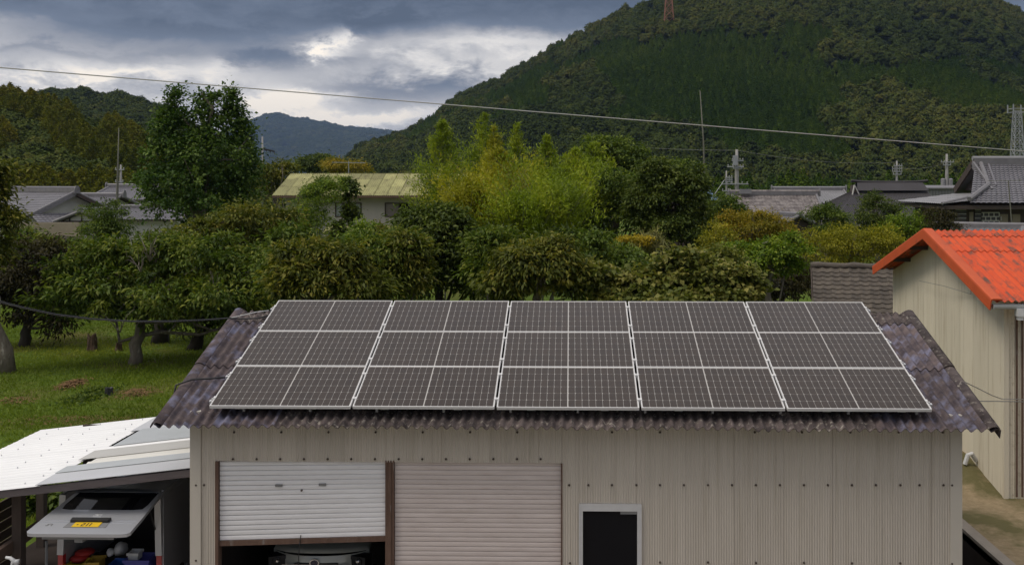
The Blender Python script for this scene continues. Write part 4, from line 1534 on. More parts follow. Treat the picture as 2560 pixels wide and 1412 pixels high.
gpart('inner_trim', M['grey_plastic'], [([(-0.45, gate_len - 0.02), (0.45, gate_len - 0.02), (0.36, 0.72), (-0.36, 0.72)], -0.075, -0.032),
                                        ([(-0.07, gate_len - 0.10), (0.07, gate_len - 0.10), (0.05, gate_len - 0.03), (-0.05, gate_len - 0.03)], -0.12, -0.075)])
c0 = 0.02
gpart('plate_recess', M['grey_plastic'], [([(c0 - 0.27, gate_len - 0.155), (c0 + 0.27, gate_len - 0.155), (c0 + 0.25, gate_len - 0.36), (c0 - 0.25, gate_len - 0.36)], 0.012, 0.017)])
gpart('plate_garnish', M['black'], [([(c0 - 0.24, gate_len - 0.285), (c0 + 0.24, gate_len - 0.285), (c0 + 0.25, gate_len - 0.365), (c0 - 0.25, gate_len - 0.365)], 0.017, 0.05)])
npl = gpart('number_plate', M['plate'], [([(c0 - 0.17, gate_len - 0.165), (c0 + 0.17, gate_len - 0.165), (c0 + 0.17, gate_len - 0.315), (c0 - 0.17, gate_len - 0.315)], 0.019, 0.023)])


def strokes(name, mat, segs, parent, z0=0.0235, z1=0.0245):
    gpart(name, mat, [([(a, b), (c, b), (c, d), (a, d)], z0, z1) for a, b, c, d in segs], parent)


yb0 = gate_len - 0.18
D2 = lambda x: [(x, yb0, x + 0.04, yb0 - 0.012), (x, yb0 - 0.035, x + 0.012, yb0), (x, yb0 - 0.045, x + 0.04, yb0 - 0.033), (x + 0.028, yb0 - 0.08, x + 0.04, yb0 - 0.04), (x, yb0 - 0.085, x + 0.04, yb0 - 0.073)]
D1 = lambda x: [(x + 0.012, yb0, x + 0.026, yb0 - 0.085)]
segs = D2(c0 - 0.065) + D1(c0 - 0.01) + D1(c0 + 0.03) + [(c0 - 0.125, yb0 - 0.03, c0 - 0.105, yb0 - 0.05)]
segs += [(c0 - 0.06, gate_len - 0.288, c0 - 0.03, gate_len - 0.305), (c0 - 0.01, gate_len - 0.288, c0 + 0.05, gate_len - 0.292), (c0 + 0.0, gate_len - 0.30, c0 + 0.045, gate_len - 0.305)]
strokes('plate_digits', M['screw'], segs, npl)
ey = gate_len - 0.49
ex = 0.035
strokes('emblem', M['white_plastic'], [(ex - 0.055, ey + 0.03, ex + 0.055, ey + 0.018), (ex - 0.05, ey - 0.03, ex + 0.05, ey - 0.020), (ex - 0.014, ey + 0.02, ex + 0.014, ey - 0.022),
                                (ex - 0.055, ey + 0.018, ex - 0.044, ey + 0.006), (ex + 0.044, ey + 0.018, ex + 0.055, ey + 0.006)], gate, 0.012, 0.020)
bx_ = -0.50
by_ = gate_len - 0.20
strokes('script_badge', M['grey_plastic'], [(bx_, by_, bx_ + 0.025, by_ - 0.010), (bx_ + 0.015, by_ - 0.01, bx_ + 0.032, by_ - 0.05), (bx_ + 0.03, by_ - 0.045, bx_ + 0.075, by_ - 0.055),
                                            (bx_ + 0.068, by_ + 0.0, bx_ + 0.082, by_ - 0.045)], gate, 0.012, 0.016)
for s in (-1, 1):
    a = GM @ Vector((s * 0.53, 0.40, -0.03))
    b = Vector((VX + s * (hw - 0.10), VY + 0.03, 1.25))
    MB().tube([b, a], 0.010, 6).build('gas_strut', M['black'], van)


# cargo
def crate(name, label, px, py, Y, w, h, d, mat, rim=True, rot=0.0, cat='box'):
    c = at(px, py, Y)
    z = c.z
    R = Matrix.Translation((c.x, Y, z)) @ Matrix.Rotation(rot, 4, 'Z')
    mb = MB()
    t = 0.02
    a, b = w / 2, d / 2
    q = 0.93
    # tapered walls
    for (x0, y0, x1, y1) in ((-a, -b, a, -b), (a, -b, a, b), (a, b, -a, b), (-a, b, -a, -b)):
        mb.add([R @ Vector((x0 * q, y0 * q, -h)), R @ Vector((x1 * q, y1 * q, -h)), R @ Vector((x1, y1, 0)), R @ Vector((x0, y0, 0))], [(0, 1, 2, 3)])
        mb.add([R @ Vector((x0 * .88, y0 * .88, 0)), R @ Vector((x1 * .88, y1 * .88, 0)), R @ Vector((x1 * .84, y1 * .84, -h * .9)), R @ Vector((x0 * .84, y0 * .84, -h * .9))], [(0, 1, 2, 3)])
        mb.add([R @ Vector((x0, y0, 0)), R @ Vector((x1, y1, 0)), R @ Vector((x1 * .88, y1 * .88, 0)), R @ Vector((x0 * .88, y0 * .88, 0))], [(0, 1, 2, 3)])
    mb.box(-a * .86, a * .86, -b * .86, b * .86, -h * .92, -h * .9, R)
    if rim:
        mb.box(-a - .012, a + .012, -b - .012, -b, -0.03, 0.004, R)
        mb.box(-a - .012, a + .012, b, b + .012, -0.03, 0.004, R)
    return tag(mb.build(name, M[mat]), label, cat, 'things stowed in the van')


def lump(name, label, px, py, Y, rx, ry, rz, mat, seed, cat, rough=0.18):
    r = np.random.default_rng(seed)
    c = at(px, py, Y)
    vs, fs = [], []
    nu, nv = 12, 7
    ph = r.uniform(0, 6.28, 6)
    for j in range(nv + 1):
        th = math.pi * j / nv
        for i in range(nu):
            a = 2 * math.pi * i / nu
            k = 1 + rough * (math.sin(2 * a + ph[0] + th) * math.sin(th) + 0.6 * math.sin(3 * a + ph[1]) * math.sin(2 * th + ph[2]))
            vs.append((c.x + rx * k * math.sin(th) * math.cos(a), c.y + ry * k * math.sin(th) * math.sin(a), c.z + rz * k * math.cos(th)))
    for j in range(nv):
        for i in range(nu):
            i2 = (i + 1) % nu
            fs.append((j * nu + i, (j + 1) * nu + i, (j + 1) * nu + i2, j * nu + i2))
    me = new_mesh(name, vs, fs)
    me.polygons.foreach_set('use_smooth', [True] * len(me.polygons))
    return tag(obj(name, me, M[mat]), label, cat, 'things stowed in the van')


crate('storage_crate', 'violet blue plastic crate at the right of the van boot', 352, 1390, 13.72, 0.34, 0.40, 0.30, 'violet')
crate('storage_crate', 'bright blue plastic crate in the middle of the van boot', 298, 1404, 13.68, 0.22, 0.30, 0.26, 'blue')
crate('storage_box', 'mustard yellow box in the van boot left of the blue crate', 238, 1397, 13.74, 0.18, 0.34, 0.26, 'mustard', rot=0.1)
crate('storage_tub', 'yellow tub at the left of the van boot', 196, 1402, 13.68, 0.22, 0.30, 0.26, 'yellow', rot=-0.08, cat='tub')
crate('storage_box', 'pale grey box on top of the violet blue crate', 338, 1377, 13.74, 0.14, 0.10, 0.16, 'white_plastic')
lump('red_bag', 'red bag lying on top of the load in the van', 212, 1379, 13.86, 0.12, 0.14, 0.045, 'red', 4, 'bag', 0.1)
lump('red_sack', 'red sack below the red bag at the left of the van boot', 198, 1394, 13.80, 0.115, 0.13, 0.06, 'red', 5, 'sack', 0.14)
lump('plastic_bag', 'crumpled white plastic bag behind the crates in the van', 302, 1370, 14.02, 0.10, 0.10, 0.085, 'white_plastic', 6, 'bag', 0.2)
lump('grey_bundle', 'small grey bundle left of the white bag in the van', 277, 1379, 13.95, 0.06, 0.08, 0.05, 'white_plastic', 8, 'bundle', 0.25)
mb = MB()
vbox(mb, -hw + 0.08, hw - 0.08, 0.10, 0.95, 0.602, 0.66)
mb.build('cargo_mat', M['dark_in'], van)
c = at(30, 1404, 12.6)
mb = MB().tube([(c.x, c.y, c.z - 1.2), (c.x, c.y, c.z - 0.04), (c.x + 0.01, c.y, c.z), (c.x + 0.09, c.y, c.z + 0.01)], [0.02, 0.02, 0.028, 0.03], 8)
mb.tube([(c.x - 0.08, c.y, c.z + 0.06), (c.x - 0.02, c.y, c.z + 0.05), (c.x + 0.03, c.y, c.z + 0.01), (c.x + 0.07, c.y, c.z - 0.05)], [0.016, 0.022, 0.03, 0.02], 8)
tag(mb.build('water_tap', M['white_plastic'], smooth=True), 'white plastic standpipe tap beside the carport post', 'tap')

# ------------------------------------------------------------------ car inside the garage
CXX, CYF = gx(795, 13.85), 13.80
car = thing('car', 'pale sage green small car nosed up behind the half open shutter', 'car', (CXX, CYF + 1.7, 0))


def loft(name, secs, mat, parent, close=True, smooth=True):
    k = len(secs[0])
    vs = [Vector(p) for s in secs for p in s]
    fs = []
    for j in range(len(secs) - 1):
        for i in range(k - 1):
            fs.append((j * k + i, j * k + i + 1, (j + 1) * k + i + 1, (j + 1) * k + i))
    me = new_mesh(name, vs, fs)
    if smooth:
        me.polygons.foreach_set('use_smooth', [True] * len(me.polygons))
    return obj(name, me, mat, parent)


def carsec(y, w, z0, z1, crown, n=12):
    pts = []
    for i in range(n + 1):
        t = -1 + 2 * i / n
        x_ = w * math.copysign(abs(t) ** 0.8, t)
        pts.append((CXX + x_, CYF + y, z0 + (z1 - z0) * (1 - abs(t) ** 3.2) + crown * (1 - t * t)))
    return pts


# bonnet: rounded front edge sweeping back at the sides
def bow(x, w, k):
    return k * (abs(x) / w) ** 2.4


secs = []
for j, (y, z) in enumerate(((0.0, 0.885), (0.02, 0.915), (0.07, 0.935), (0.25, 0.965), (0.6, 1.0), (0.8, 1.02))):
    row = []
    for i in range(15):
        t = -1 + 2 * i / 14
        w = 0.655
        row.append((CXX + w * t, CYF + y + 0.24 * abs(t) ** 2.6 * (1 if j < 4 else 0.5), z - 0.012 * abs(t) ** 3 + 0.02 * (1 - t * t)))
    secs.append(row)
loft('bonnet', secs, M['car_green'], car)
secs = []
for (y, z) in ((-0.03, 0.50), (-0.045, 0.66), (-0.04, 0.80), (-0.01, 0.872)):
    row = []
    for i in range(15):
        t = -1 + 2 * i / 14
        row.append((CXX + 0.66 * t, CYF + y + 0.26 * abs(t) ** 2.6, z - 0.006 * abs(t) ** 3))
    secs.append(row)
loft('front_panel', secs, M['car_green'], car)
secs = []
for (y, z) in ((-0.06, 0.20), (-0.10, 0.34), (-0.09, 0.46), (-0.035, 0.51)):
    row = []
    for i in range(15):
        t = -1 + 2 * i / 14
        row.append((CXX + 0.69 * t, CYF + y + 0.28 * abs(t) ** 2.6, z))
    secs.append(row)
loft('bumper', secs, M['car_green'], car)
MB().box(CXX - 0.30, CXX + 0.30, CYF - 0.075, CYF - 0.03, 0.775, 0.79).build('grille_slit', M['black'], car)
MB().box(CXX - 0.47, CXX + 0.47, CYF - 0.062, CYF - 0.04, 0.735, 0.77).build('chrome_bar', M['chrome'], car)
for s in (-1, 1):
    pts = []
    hx = CXX + s * 0.585
    R = Matrix.Translation((hx, CYF + 0.10, 0.80)) @ Matrix.Rotation(s * -0.35, 4, 'Z')
    mb = MB()
    mb.box(-0.115, 0.115, -0.08, 0.10, -0.10, 0.055, R)
    hl = mb.build('headlight', M['black'], car)
    lens = MB().tube([R @ Vector((s * 0.01, -0.075, -0.01)), R @ Vector((s * 0.01, -0.098, -0.01)), R @ Vector((s * 0.01, -0.106, -0.01))], [0.058, 0.055, 0.03], 14)
    lens.build('headlight_ring', M['black'], hl)
    MB().tube([R @ Vector((s * 0.01, -0.10, 0.0)), R @ Vector((s * 0.01, -0.112, 0.0)), R @ Vector((s * 0.01, -0.122, 0.0))], [0.030, 0.028, 0.012], 12).build('headlight_bulb', M['chrome'], hl)
e = MB().tube([(CXX - 0.02, CYF - 0.05, 0.80), (CXX - 0.02, CYF - 0.078, 0.80)], 0.052, 20)
for v in e.v:
    v.x = CXX - 0.02 + (v.x - CXX + 0.02) * 1.25
eo = e.build('emblem', M['chrome'], car)
e = MB().tube([(CXX - 0.02, CYF - 0.06, 0.80), (CXX - 0.02, CYF - 0.083, 0.80)], 0.043, 20)
for v in e.v:
    v.x = CXX - 0.02 + (v.x - CXX + 0.02) * 1.25
e.build('emblem_field', M['emblem_blue'], eo)
# cabin
secs = [carsec(0.80, 0.66, 0.95, 1.00, 0.02), carsec(1.05, 0.64, 0.95, 1.22, 0.03), carsec(1.35, 0.60, 1.0, 1.45, 0.03), carsec(1.6, 0.58, 1.05, 1.52, 0.03),
        carsec(2.6, 0.58, 1.05, 1.52, 0.03), carsec(3.2, 0.60, 1.0, 1.35, 0.02), carsec(3.35, 0.62, 0.5, 1.0, 0.0)]
loft('windscreen', secs[:4], M['dark_glass'], car)
loft('cabin_roof', secs[3:], M['car_green'], car)
for s in (-1, 1):
    prof = [(0.22, 0.25), (0.30, 0.25), (0.36, 0.45), (0.5, 0.56), (0.66, 0.56), (0.8, 0.45), (0.86, 0.25), (2.45, 0.25), (2.51, 0.45), (2.65, 0.56), (2.8, 0.56), (2.94, 0.45), (3.0, 0.25),
            (3.35, 0.3), (3.35, 0.98), (2.0, 1.02), (0.80, 0.98), (0.24, 0.88)]
    poly = [(CXX + s * 0.67, CYF + y, z) for y, z in prof]
    MB().prism(poly, (-s * 0.04, 0, 0)).build('side_panel', M['car_green'], car)
    for yy in (0.58, 2.72):
        MB().tube([(CXX + s * 0.52, CYF + yy, 0.27), (CXX + s * 0.675, CYF + yy, 0.27)], 0.265, 18).build('wheel', M['black'], car)


# ------------------------------------------------------------------ building with the orange roof
BX, BYN, BYF, BX1 = 8.20, 19.30, 25.90, 17.0
VXB, EYN, EYF, EZ, RY, RZ = 7.74, 18.80, 26.0, 3.82, 22.35, 4.93
store = thing('store_building', 'cream corrugated building with weathered orange corrugated roof', 'building', (12, 22.5, 0))
sv = Vector((0, RY - EYN, RZ - EZ)).normalized()
sn = Vector((0, -sv.z, sv.y))
svb = Vector((0, -(EYF - RY), RZ - EZ)).normalized()
snb = Vector((0, svb.z, -svb.y))
rr_ = thing('roof', None, None, (12, RY, RZ))
rr_.parent = store
rr_.matrix_parent_inverse = WM[store.name].inverted()
ow = 0.80
op = ow / 6
ls = (Vector((0, RY, RZ)) - Vector((0, EYN, EZ))).length
lo = ls * (21.2 - EYN) / (RY - EYN)
mo1 = corr_mesh('roof_sheet', ow + 0.02, lo + 0.08, op, 0.020, 0.008)
mo2 = corr_mesh('roof_sheet', ow + 0.02, ls - lo, op, 0.020, 0.008)
mo3 = corr_mesh('ridge_sheet', ow + 0.02, 0.36, op, 0.020, 0.008)
mo4 = corr_mesh('roof_sheet', ow + 0.02, (Vector((0, RY, RZ)) - Vector((0, EYF, EZ))).length, op, 0.020, 0.008)
for m_ in (mo1, mo2, mo3, mo4):
    m_.materials.append(M['orange'])
for i in range(8):
    x = VXB + 0.05 + i * ow
    l = 0.004 * (i % 2)
    e0 = Vector((x, EYN, EZ))
    obj('roof_sheet', mo1, None, rr_, frame_matrix(e0 + sn * l, U, sv, sn))
    obj('roof_sheet', mo2, None, rr_, frame_matrix(e0 + sv * lo + sn * (0.014 + l), U, sv, sn))
    obj('ridge_sheet', mo3, None, rr_, frame_matrix(e0 + sv * (ls - 0.35) + sn * (0.028 + l), U, sv, sn))
    obj('roof_sheet', mo4, None, rr_, frame_matrix(Vector((x + ow, EYF, EZ)) + snb * l, -U, svb, snb))
    obj('ridge_sheet', mo3, None, rr_, frame_matrix(Vector((x + ow, RY, RZ)) - svb * 0.35 + snb * (0.028 + l), -U, svb, snb))
# barge boards: a deep face and a rounded top lapping on to the sheets
for (ya, za, yb_, zb_, nn) in ((EYN - 0.06, EZ - 0.02, 21.2, EZ + (21.2 - EYN) * sv.z / sv.y, sn), (21.18, EZ + (21.18 - EYN) * sv.z / sv.y, RY, RZ, sn),
                               (EYF + 0.06, EZ - 0.02, RY, RZ, snb)):
    prof = [(0.20, 0.03), (0.16, 0.055), (0.02, 0.06), (-0.02, 0.05), (-0.03, 0.02), (-0.032, -0.17), (-0.012, -0.17), (-0.008, 0.02)]
    vs = [Vector((VXB + a, y_, z_)) + nn * b for (y_, z_) in ((ya, za), (yb_, zb_)) for a, b in prof]
    k = len(prof)
    fs = [(i, (i + 1) % k, k + (i + 1) % k, k + i) for i in range(k)] + [tuple(range(k)), tuple(range(2 * k - 1, k - 1, -1))]
    obj('barge_board', new_mesh('barge_board', vs, fs), M['orange_trim'], rr_)
mb = MB()
for Yy in (20.0, 21.2, 22.35, 23.4, 24.6):
    zz = (EZ + (Yy - EYN) * sv.z / sv.y if Yy <= RY else EZ + (EYF - Yy) * (RZ - EZ) / (EYF - RY)) - 0.12
    mb.box(VXB + 0.05, BX1, Yy - 0.04, Yy + 0.04, zz - 0.05, zz + 0.04)
mb.build('purlins', M['timber'], rr_)


def wtop(y):
    return (EZ + (y - EYN) * (RZ - EZ) / (RY - EYN) if y < RY else EZ + (EYF - y) * (RZ - EZ) / (EYF - RY)) - 0.09


def clad_gable(y0, y1, X, parent, mat, top, amp=0.006, pw=0.045):
    n = int((y1 - y0) / pw * 4)
    vs, fs = [], []
    for i in range(n + 1):
        y = y1 - (y1 - y0) * i / n
        d = amp * math.cos(2 * math.pi * (y / pw)) + amp
        vs += [(X - d, y, 0.0), (X - d, y, top(y))]
    for i in range(n):
        fs.append((2 * i, 2 * i + 2, 2 * i + 3, 2 * i + 1))
    me = new_mesh('cladding_sheet', vs, fs)
    me.polygons.foreach_set('use_smooth', [True] * len(me.polygons))
    return obj('cladding_sheet', me, M[mat], parent)


y = BYN
k = 0
while y < BYF - 0.01:
    y1 = min(y + 0.72, BYF)
    clad_gable(y, y1 + 0.01, BX - 0.003 * (k % 2), store, 'cream', wtop)
    y, k = y1, k + 1
PW = 0.045
x = BX
k = 0
while x < BX1:
    clad(x, x + 0.73, 0, EZ - 0.05, BYN, store, 'cream', 0.004 * (k % 2), amp=0.006)
    x += 0.72
    k += 1
PW = 0.0318
MB().box(BX - 0.02, BX + 0.07, BYN - 0.025, BYN + 0.05, 0, EZ - 0.06).build('corner_trim', M['cream'], store)
MB().box(BX, BX1, BYF, BYF + 0.03, 0, EZ - 0.1).build('back_wall', M['cream'], store)
mb = MB().prism([(BX + 0.02, BYN + 0.02, 0), (BX + 0.02, BYF - 0.02, 0), (BX + 0.02, BYF - 0.02, EZ - 0.15), (BX + 0.02, RY, RZ - 0.15), (BX + 0.02, BYN + 0.02, EZ - 0.15)], (0.03, 0, 0))
mb.build('inner_lining', M['dark_in'], store)
for px in (2541, 2555):
    X = gx(px, BYN)
    MB().box(X - 0.018, X + 0.018, BYN - 0.022, BYN - 0.012, 0.05, EZ - 0.1).build('rusty_seam', M['rust'], store)
# gutter with leader head
gt = MB()
prof = [(0.0, 0.045), (-0.004, 0.0), (-0.03, -0.035), (-0.07, -0.045), (-0.105, -0.03), (-0.125, 0.005), (-0.13, 0.045)]
vs, fs = [], []
for X in (VXB + 0.03, BX1):
    for a, b in prof:
        vs.append((X, EYN + 0.07 + a, EZ - 0.12 + b))
k = len(prof)
gt.add(vs, [(i, k + i, k + i + 1, i + 1) for i in range(k - 1)] + [tuple(range(k))])
gt.build('gutter', M['poly_grey'], store)
X = gx(2549, EYN)
mb = MB().box(X - 0.07, X + 0.07, EYN - 0.08, EYN + 0.06, EZ - 0.29, EZ - 0.15)
mb.box(X - 0.045, X + 0.045, EYN - 0.06, EYN + 0.04, EZ - 0.36, EZ - 0.29)
mb.build('leader_head', M['white_plastic'], store)
MB().tube([at(2298, 702, 23.55), at(2360, 715, 21.9), at(2427, 735, 20.7), at(2429, 700, 20.7)], 0.006, 5).build('wall_cable', M['wire'], store)
p = at(2402, 1140, 20.5)
pv = MB().tube([(8.17, 20.56, p.z - 0.10), (8.06, 20.52, p.z + 0.05), (7.98, 20.5, p.z + 0.03), (7.92, 20.5, p.z - 0.16)], 0.045, 8)
pv.build('drain_elbow', M['white_plastic'], store)
w = MB().tube([at(2398, 948, 14.2), at(2440, 968, 16.0), at(2480, 988, 17.8), at(2505, 997, 19.1), at(2620, 998, 19.1)], 0.008, 5)
tag(w.build('slack_cable', M['wire']), 'slack cable from the garage roof to the cream building', 'cable')
w = MB().tube([at(2440, 1002, 15.6), at(2520, 1003, 17.4), at(2640, 1005, 19.15)], 0.008, 5)
tag(w.build('taut_cable', M['wire']), 'taut level cable just below the slack one at the cream building', 'cable')

# ------------------------------------------------------------------ brown tiled shed
yaw = math.radians(-12)
su = Vector((math.cos(yaw), math.sin(yaw), 0))
sdn = Vector((math.sin(yaw), -math.cos(yaw), 0))
rl = at(2030, 668, 31.5)
shed = thing('tiled_shed', 'small shed with mossy brown tiled roof beside the cream building', 'shed', (rl.x + 2, 31, 0))
pit = math.radians(27)
sdv = (sdn * math.cos(pit) - Vector((0, 0, 1)) * math.sin(pit))
snn = su.cross(sdv) * -1
if snn.z < 0:
    snn = -snn
tw, tl = 0.27, 0.235
tm_v, tm_f = [], []
prof = [(0.0, 0.022), (0.035, 0.030), (0.075, 0.018), (0.13, 0.0), (0.20, 0.0), (0.245, 0.012), (0.275, 0.026)]
for yy, lift in ((0.0, 0.008), (tl + 0.04, 0.034)):
    for th in (0, -0.016):
        for a, b in prof:
            tm_v.append((a, yy, b + lift + th))
k = len(prof)
for i in range(k - 1):
    tm_f += [(i, i + 1, 2 * k + i + 1, 2 * k + i), (2 * k + i, 2 * k + i + 1, 3 * k + i + 1, 3 * k + i)]
TILE = new_mesh('tile', tm_v, tm_f)
TILE.materials.append(M['tile_brown'])
for j in range(11):
    for i in range(15):
        o = rl + su * (i * tw) + sdv * (0.06 + j * tl)
        obj('tile', TILE, None, shed, frame_matrix(o + snn * random.uniform(0, 0.006), su, sdv, snn) @ Matrix.Rotation(random.uniform(-0.012, 0.012), 4, 'Z'))
a = rl + sdv * 0.02
b = rl + su * (15 * tw) + sdv * 0.02
c_ = b + sdv * 2.7
d_ = a + sdv * 2.7
mb = MB().slab(a - snn * 0.05, b - snn * 0.05, c_ - snn * 0.05, d_ - snn * 0.05, snn, 0.04)
up_ = -sdn
mb.slab(a - snn * 0.05, b - snn * 0.05, b + up_ * 2.4 - Vector((0, 0, 1.2)), a + up_ * 2.4 - Vector((0, 0, 1.2)), (0, 0, 1), 0.04)
mb.build('roof_deck', M['timber'], shed)
pts = [rl + su * (t * 15 * tw) + Vector((0, 0, 0.06 + 0.015 * math.sin(t * 25))) for t in np.linspace(-0.01, 1, 20)]
rr2 = MB().tube(pts, [0.10 + 0.012 * math.sin(i * 2.3) for i in range(20)], 8)
rr2.build('ridge', M['moss_stone'], shed, smooth=True)
f0 = rl + su * 0.12 - snn * 0.08
mb = MB().prism([f0 + sdv * 2.3, f0, f0 - sdn * 2.0 - Vector((0, 0, 1.0)), Vector(((f0 - sdn * 2.0).x, (f0 - sdn * 2.0).y, 0)), Vector(((f0 + sdv * 2.3).x, (f0 + sdv * 2.3).y, 0))], su * 3.7)
mb.build('wall', M['timber'], shed)
mb = MB().beam(rl - su * 0.03 - snn * 0.03, rl - su * 0.03 - snn * 0.03 + sdv * 2.7, 0.03, 0.16, snn)
mb.build('barge_board', M['wood_dark'], shed)

# ------------------------------------------------------------------ house with the mossy roof among the trees
GY0, GY1 = 59.0, 63.0
gxl = gx(727, GY1)
gxr = gxl + 15.0
gze, gzr = gz(488, GY0), gz(434, GY1)
gh = thing('moss_roof_house', 'pale two storey house with yellow mossy corrugated roof behind the trees', 'house', (gxl + 7, 63, 0))
gr_ = thing('roof', None, None, (gxl + 7, GY1, gzr))
gr_.parent = gh
gr_.matrix_parent_inverse = WM[gh.name].inverted()
gv = Vector((0, GY1 - GY0, gzr - gze))
gl = gv.length
gv.normalize()
gn = Vector((0, -gv.z, gv.y))
gw = 0.75
ma = corr_mesh('roof_sheet', gw - 0.03, gl * 0.40, gw / 6, 0.022, 0.004, seg=4)
mb_a = corr_mesh('roof_sheet', gw - 0.03, gl * 0.36, gw / 6, 0.022, 0.004, seg=4)
mc = corr_mesh('roof_sheet', gw - 0.03, gl * 0.26, gw / 6, 0.022, 0.004, seg=4)
for m_ in (ma, mb_a, mc):
    m_.materials.append(M['moss_roof'])
for i in range(20):
    e0 = Vector((gxl + i * gw, GY0, gze))
    l = 0.005 * (i % 2)
    obj('roof_sheet', ma, None, gr_, frame_matrix(e0 + gn * l, U, gv, gn))
    obj('roof_sheet', mb_a, None, gr_, frame_matrix(e0 + gv * (gl * 0.385) + gn * (0.008 + l), U, gv, gn))
    obj('roof_sheet', mc, None, gr_, frame_matrix(e0 + gv * (gl * 0.735) + gn * (0.016 + l), U, gv, gn))
mb = MB().slab((gxl, GY1, gzr), (gxr, GY1, gzr), (gxr, 2 * GY1 - GY0, gze), (gxl, 2 * GY1 - GY0, gze), (0, 0.3, 0.95), 0.02)
mb.build('rear_slope', M['moss_roof'], gr_)
MB().slab((gxl, GY0 + 0.03, gze - 0.10), (gxr, GY0 + 0.03, gze - 0.10), (gxr, GY1, gzr - 0.09), (gxl, GY1, gzr - 0.09), (0, 0, 1), 0.03).build('roof_deck', M['timber'], gr_)
MB().beam((gxl, GY0 + 0.05, gze - 0.10), (gxr, GY0 + 0.05, gze - 0.10), 0.1, 0.12).build('eave_fascia', M['rust'], gr_)
wy = GY0 + 0.75
wl = gxl + 0.6
mb = MB()
wins = [(838, 904, 507, 543), (962, 1033, 507, 543)]
xs = [wl]
for a, b, _, _ in wins:
    xs += [gx(a, wy), gx(b, wy)]
xs.append(gxr - 0.4)
z0w, z1w = gz(543, wy), gz(507, wy)
for i in range(len(xs) - 1):
    if i % 2 == 0:
        mb.box(xs[i], xs[i + 1], wy, wy + 0.12, 0, gze + 0.1)
    else:
        mb.box(xs[i], xs[i + 1], wy, wy + 0.12, 0, z0w)
        mb.box(xs[i], xs[i + 1], wy, wy + 0.12, z1w, gze + 0.1)
mb.box(wl, wl + 0.12, wy + 0.12, wy + 6.5, 0, gze + 0.1)
mb.box(gxr - 0.5, gxr - 0.4, wy + 0.12, wy + 6.5, 0, gze + 0.1)
mb.box(wl, gxr - 0.4, wy + 6.5, wy + 6.6, 0, gze + 0.1)
mb.prism([(wl, wy, gze + 0.1), (wl, wy + 6.6, gze + 0.1), (wl, GY1, gzr - 0.05)], (0.1, 0, 0))
mb.build('wall', M['house_wall'], gh)
for q, (a, b, _, _) in enumerate(wins):
    x0, x1 = gx(a, wy), gx(b, wy)
    fr = MB()
    f = 0.06
    fr.box(x0, x1, wy - 0.03, wy + 0.05, z0w, z0w + f)
    fr.box(x0, x1, wy - 0.03, wy + 0.05, z1w - f, z1w)
    fr.box(x0, x0 + f, wy - 0.03, wy + 0.05, z0w + f, z1w - f)
    fr.box(x1 - f, x1, wy - 0.03, wy + 0.05, z0w + f, z1w - f)
    fr.box((x0 + x1) / 2 - f / 2, (x0 + x1) / 2 + f / 2, wy - 0.02, wy + 0.05, z0w + f, z1w - f)
    wo = fr.build('window', M['timber'], gh)
    for h in (0, 1):
        xa = x0 + f if h == 0 else (x0 + x1) / 2 + f / 2
        xb = (x0 + x1) / 2 - f / 2 if h == 0 else x1 - f
        mt = (('pane', 'pane'), ('pane_grey', 'dark_glass'))[q][h]
        MB().box(xa, xb, wy + 0.03, wy + 0.04, z0w + f, z1w - f).build('pane', M[mt], wo)
lw = gz(568, wy - 0.6)
mb = MB().slab((wl + 2.5, wy - 1.2, lw - 0.35), (gxr - 5, wy - 1.2, lw - 0.35), (gxr - 5, wy - 0.02, lw + 0.05), (wl + 2.5, wy - 0.02, lw + 0.05), (0, 0, 1), 0.05)
mb.build('lean_to_roof', M['moss_roof'], gh)
a = at(862, 406, 78)
mb = MB().beam(a - Vector((1.0, 0, 0)), a + Vector((1.6, 0, -0.05)), 0.05)
for q in range(6):
    mb.beam(a + Vector((-0.9 + q * 0.45, -0.4, 0)), a + Vector((-0.9 + q * 0.45, 0.4, 0)), 0.02)
mb.tube([Vector((a.x + 0.3, a.y, 0)), a + Vector((0.3, 0, 0.1))], 0.03, 6)
tag(mb.build('tv_aerial', M['galv']), 'television aerial standing up behind the mossy roofed house', 'aerial')


# ------------------------------------------------------------------ far tiled houses
def tiled(name, A, B, C, D, ncol, nrow, mat, parent, amp=0.03, step=0.03):
    """tiled slope: A B along the eave, D C along the ridge; rolls run up the slope, courses step"""
    A, B, C, D = (np.array(p) for p in (A, B, C, D))
    nrm = np.cross(B - A, D - A)
    nrm = nrm / np.linalg.norm(nrm)
    if nrm[2] < 0:
        nrm = -nrm
    nu = ncol * 4
    rows = []
    for j in range(nrow):
        rows += [(j / nrow, step), ((j + 0.98) / nrow, 0.0)]
    vs = []
    for t, h in rows:
        for i in range(nu + 1):
            s = i / nu
            p = (A * (1 - s) + B * s) * (1 - t) + (D * (1 - s) + C * s) * t
            vs.append(p + nrm * (h + amp * abs(math.sin(math.pi * s * ncol))))
    fs = []
    R = nu + 1
    for j in range(len(rows) - 1):
        for i in range(nu):
            a = j * R + i
            fs.append((a, a + 1, a + R + 1, a + R))
    me = new_mesh(name, [tuple(v) for v in vs], fs)
    return obj(name, me, M[mat], parent)


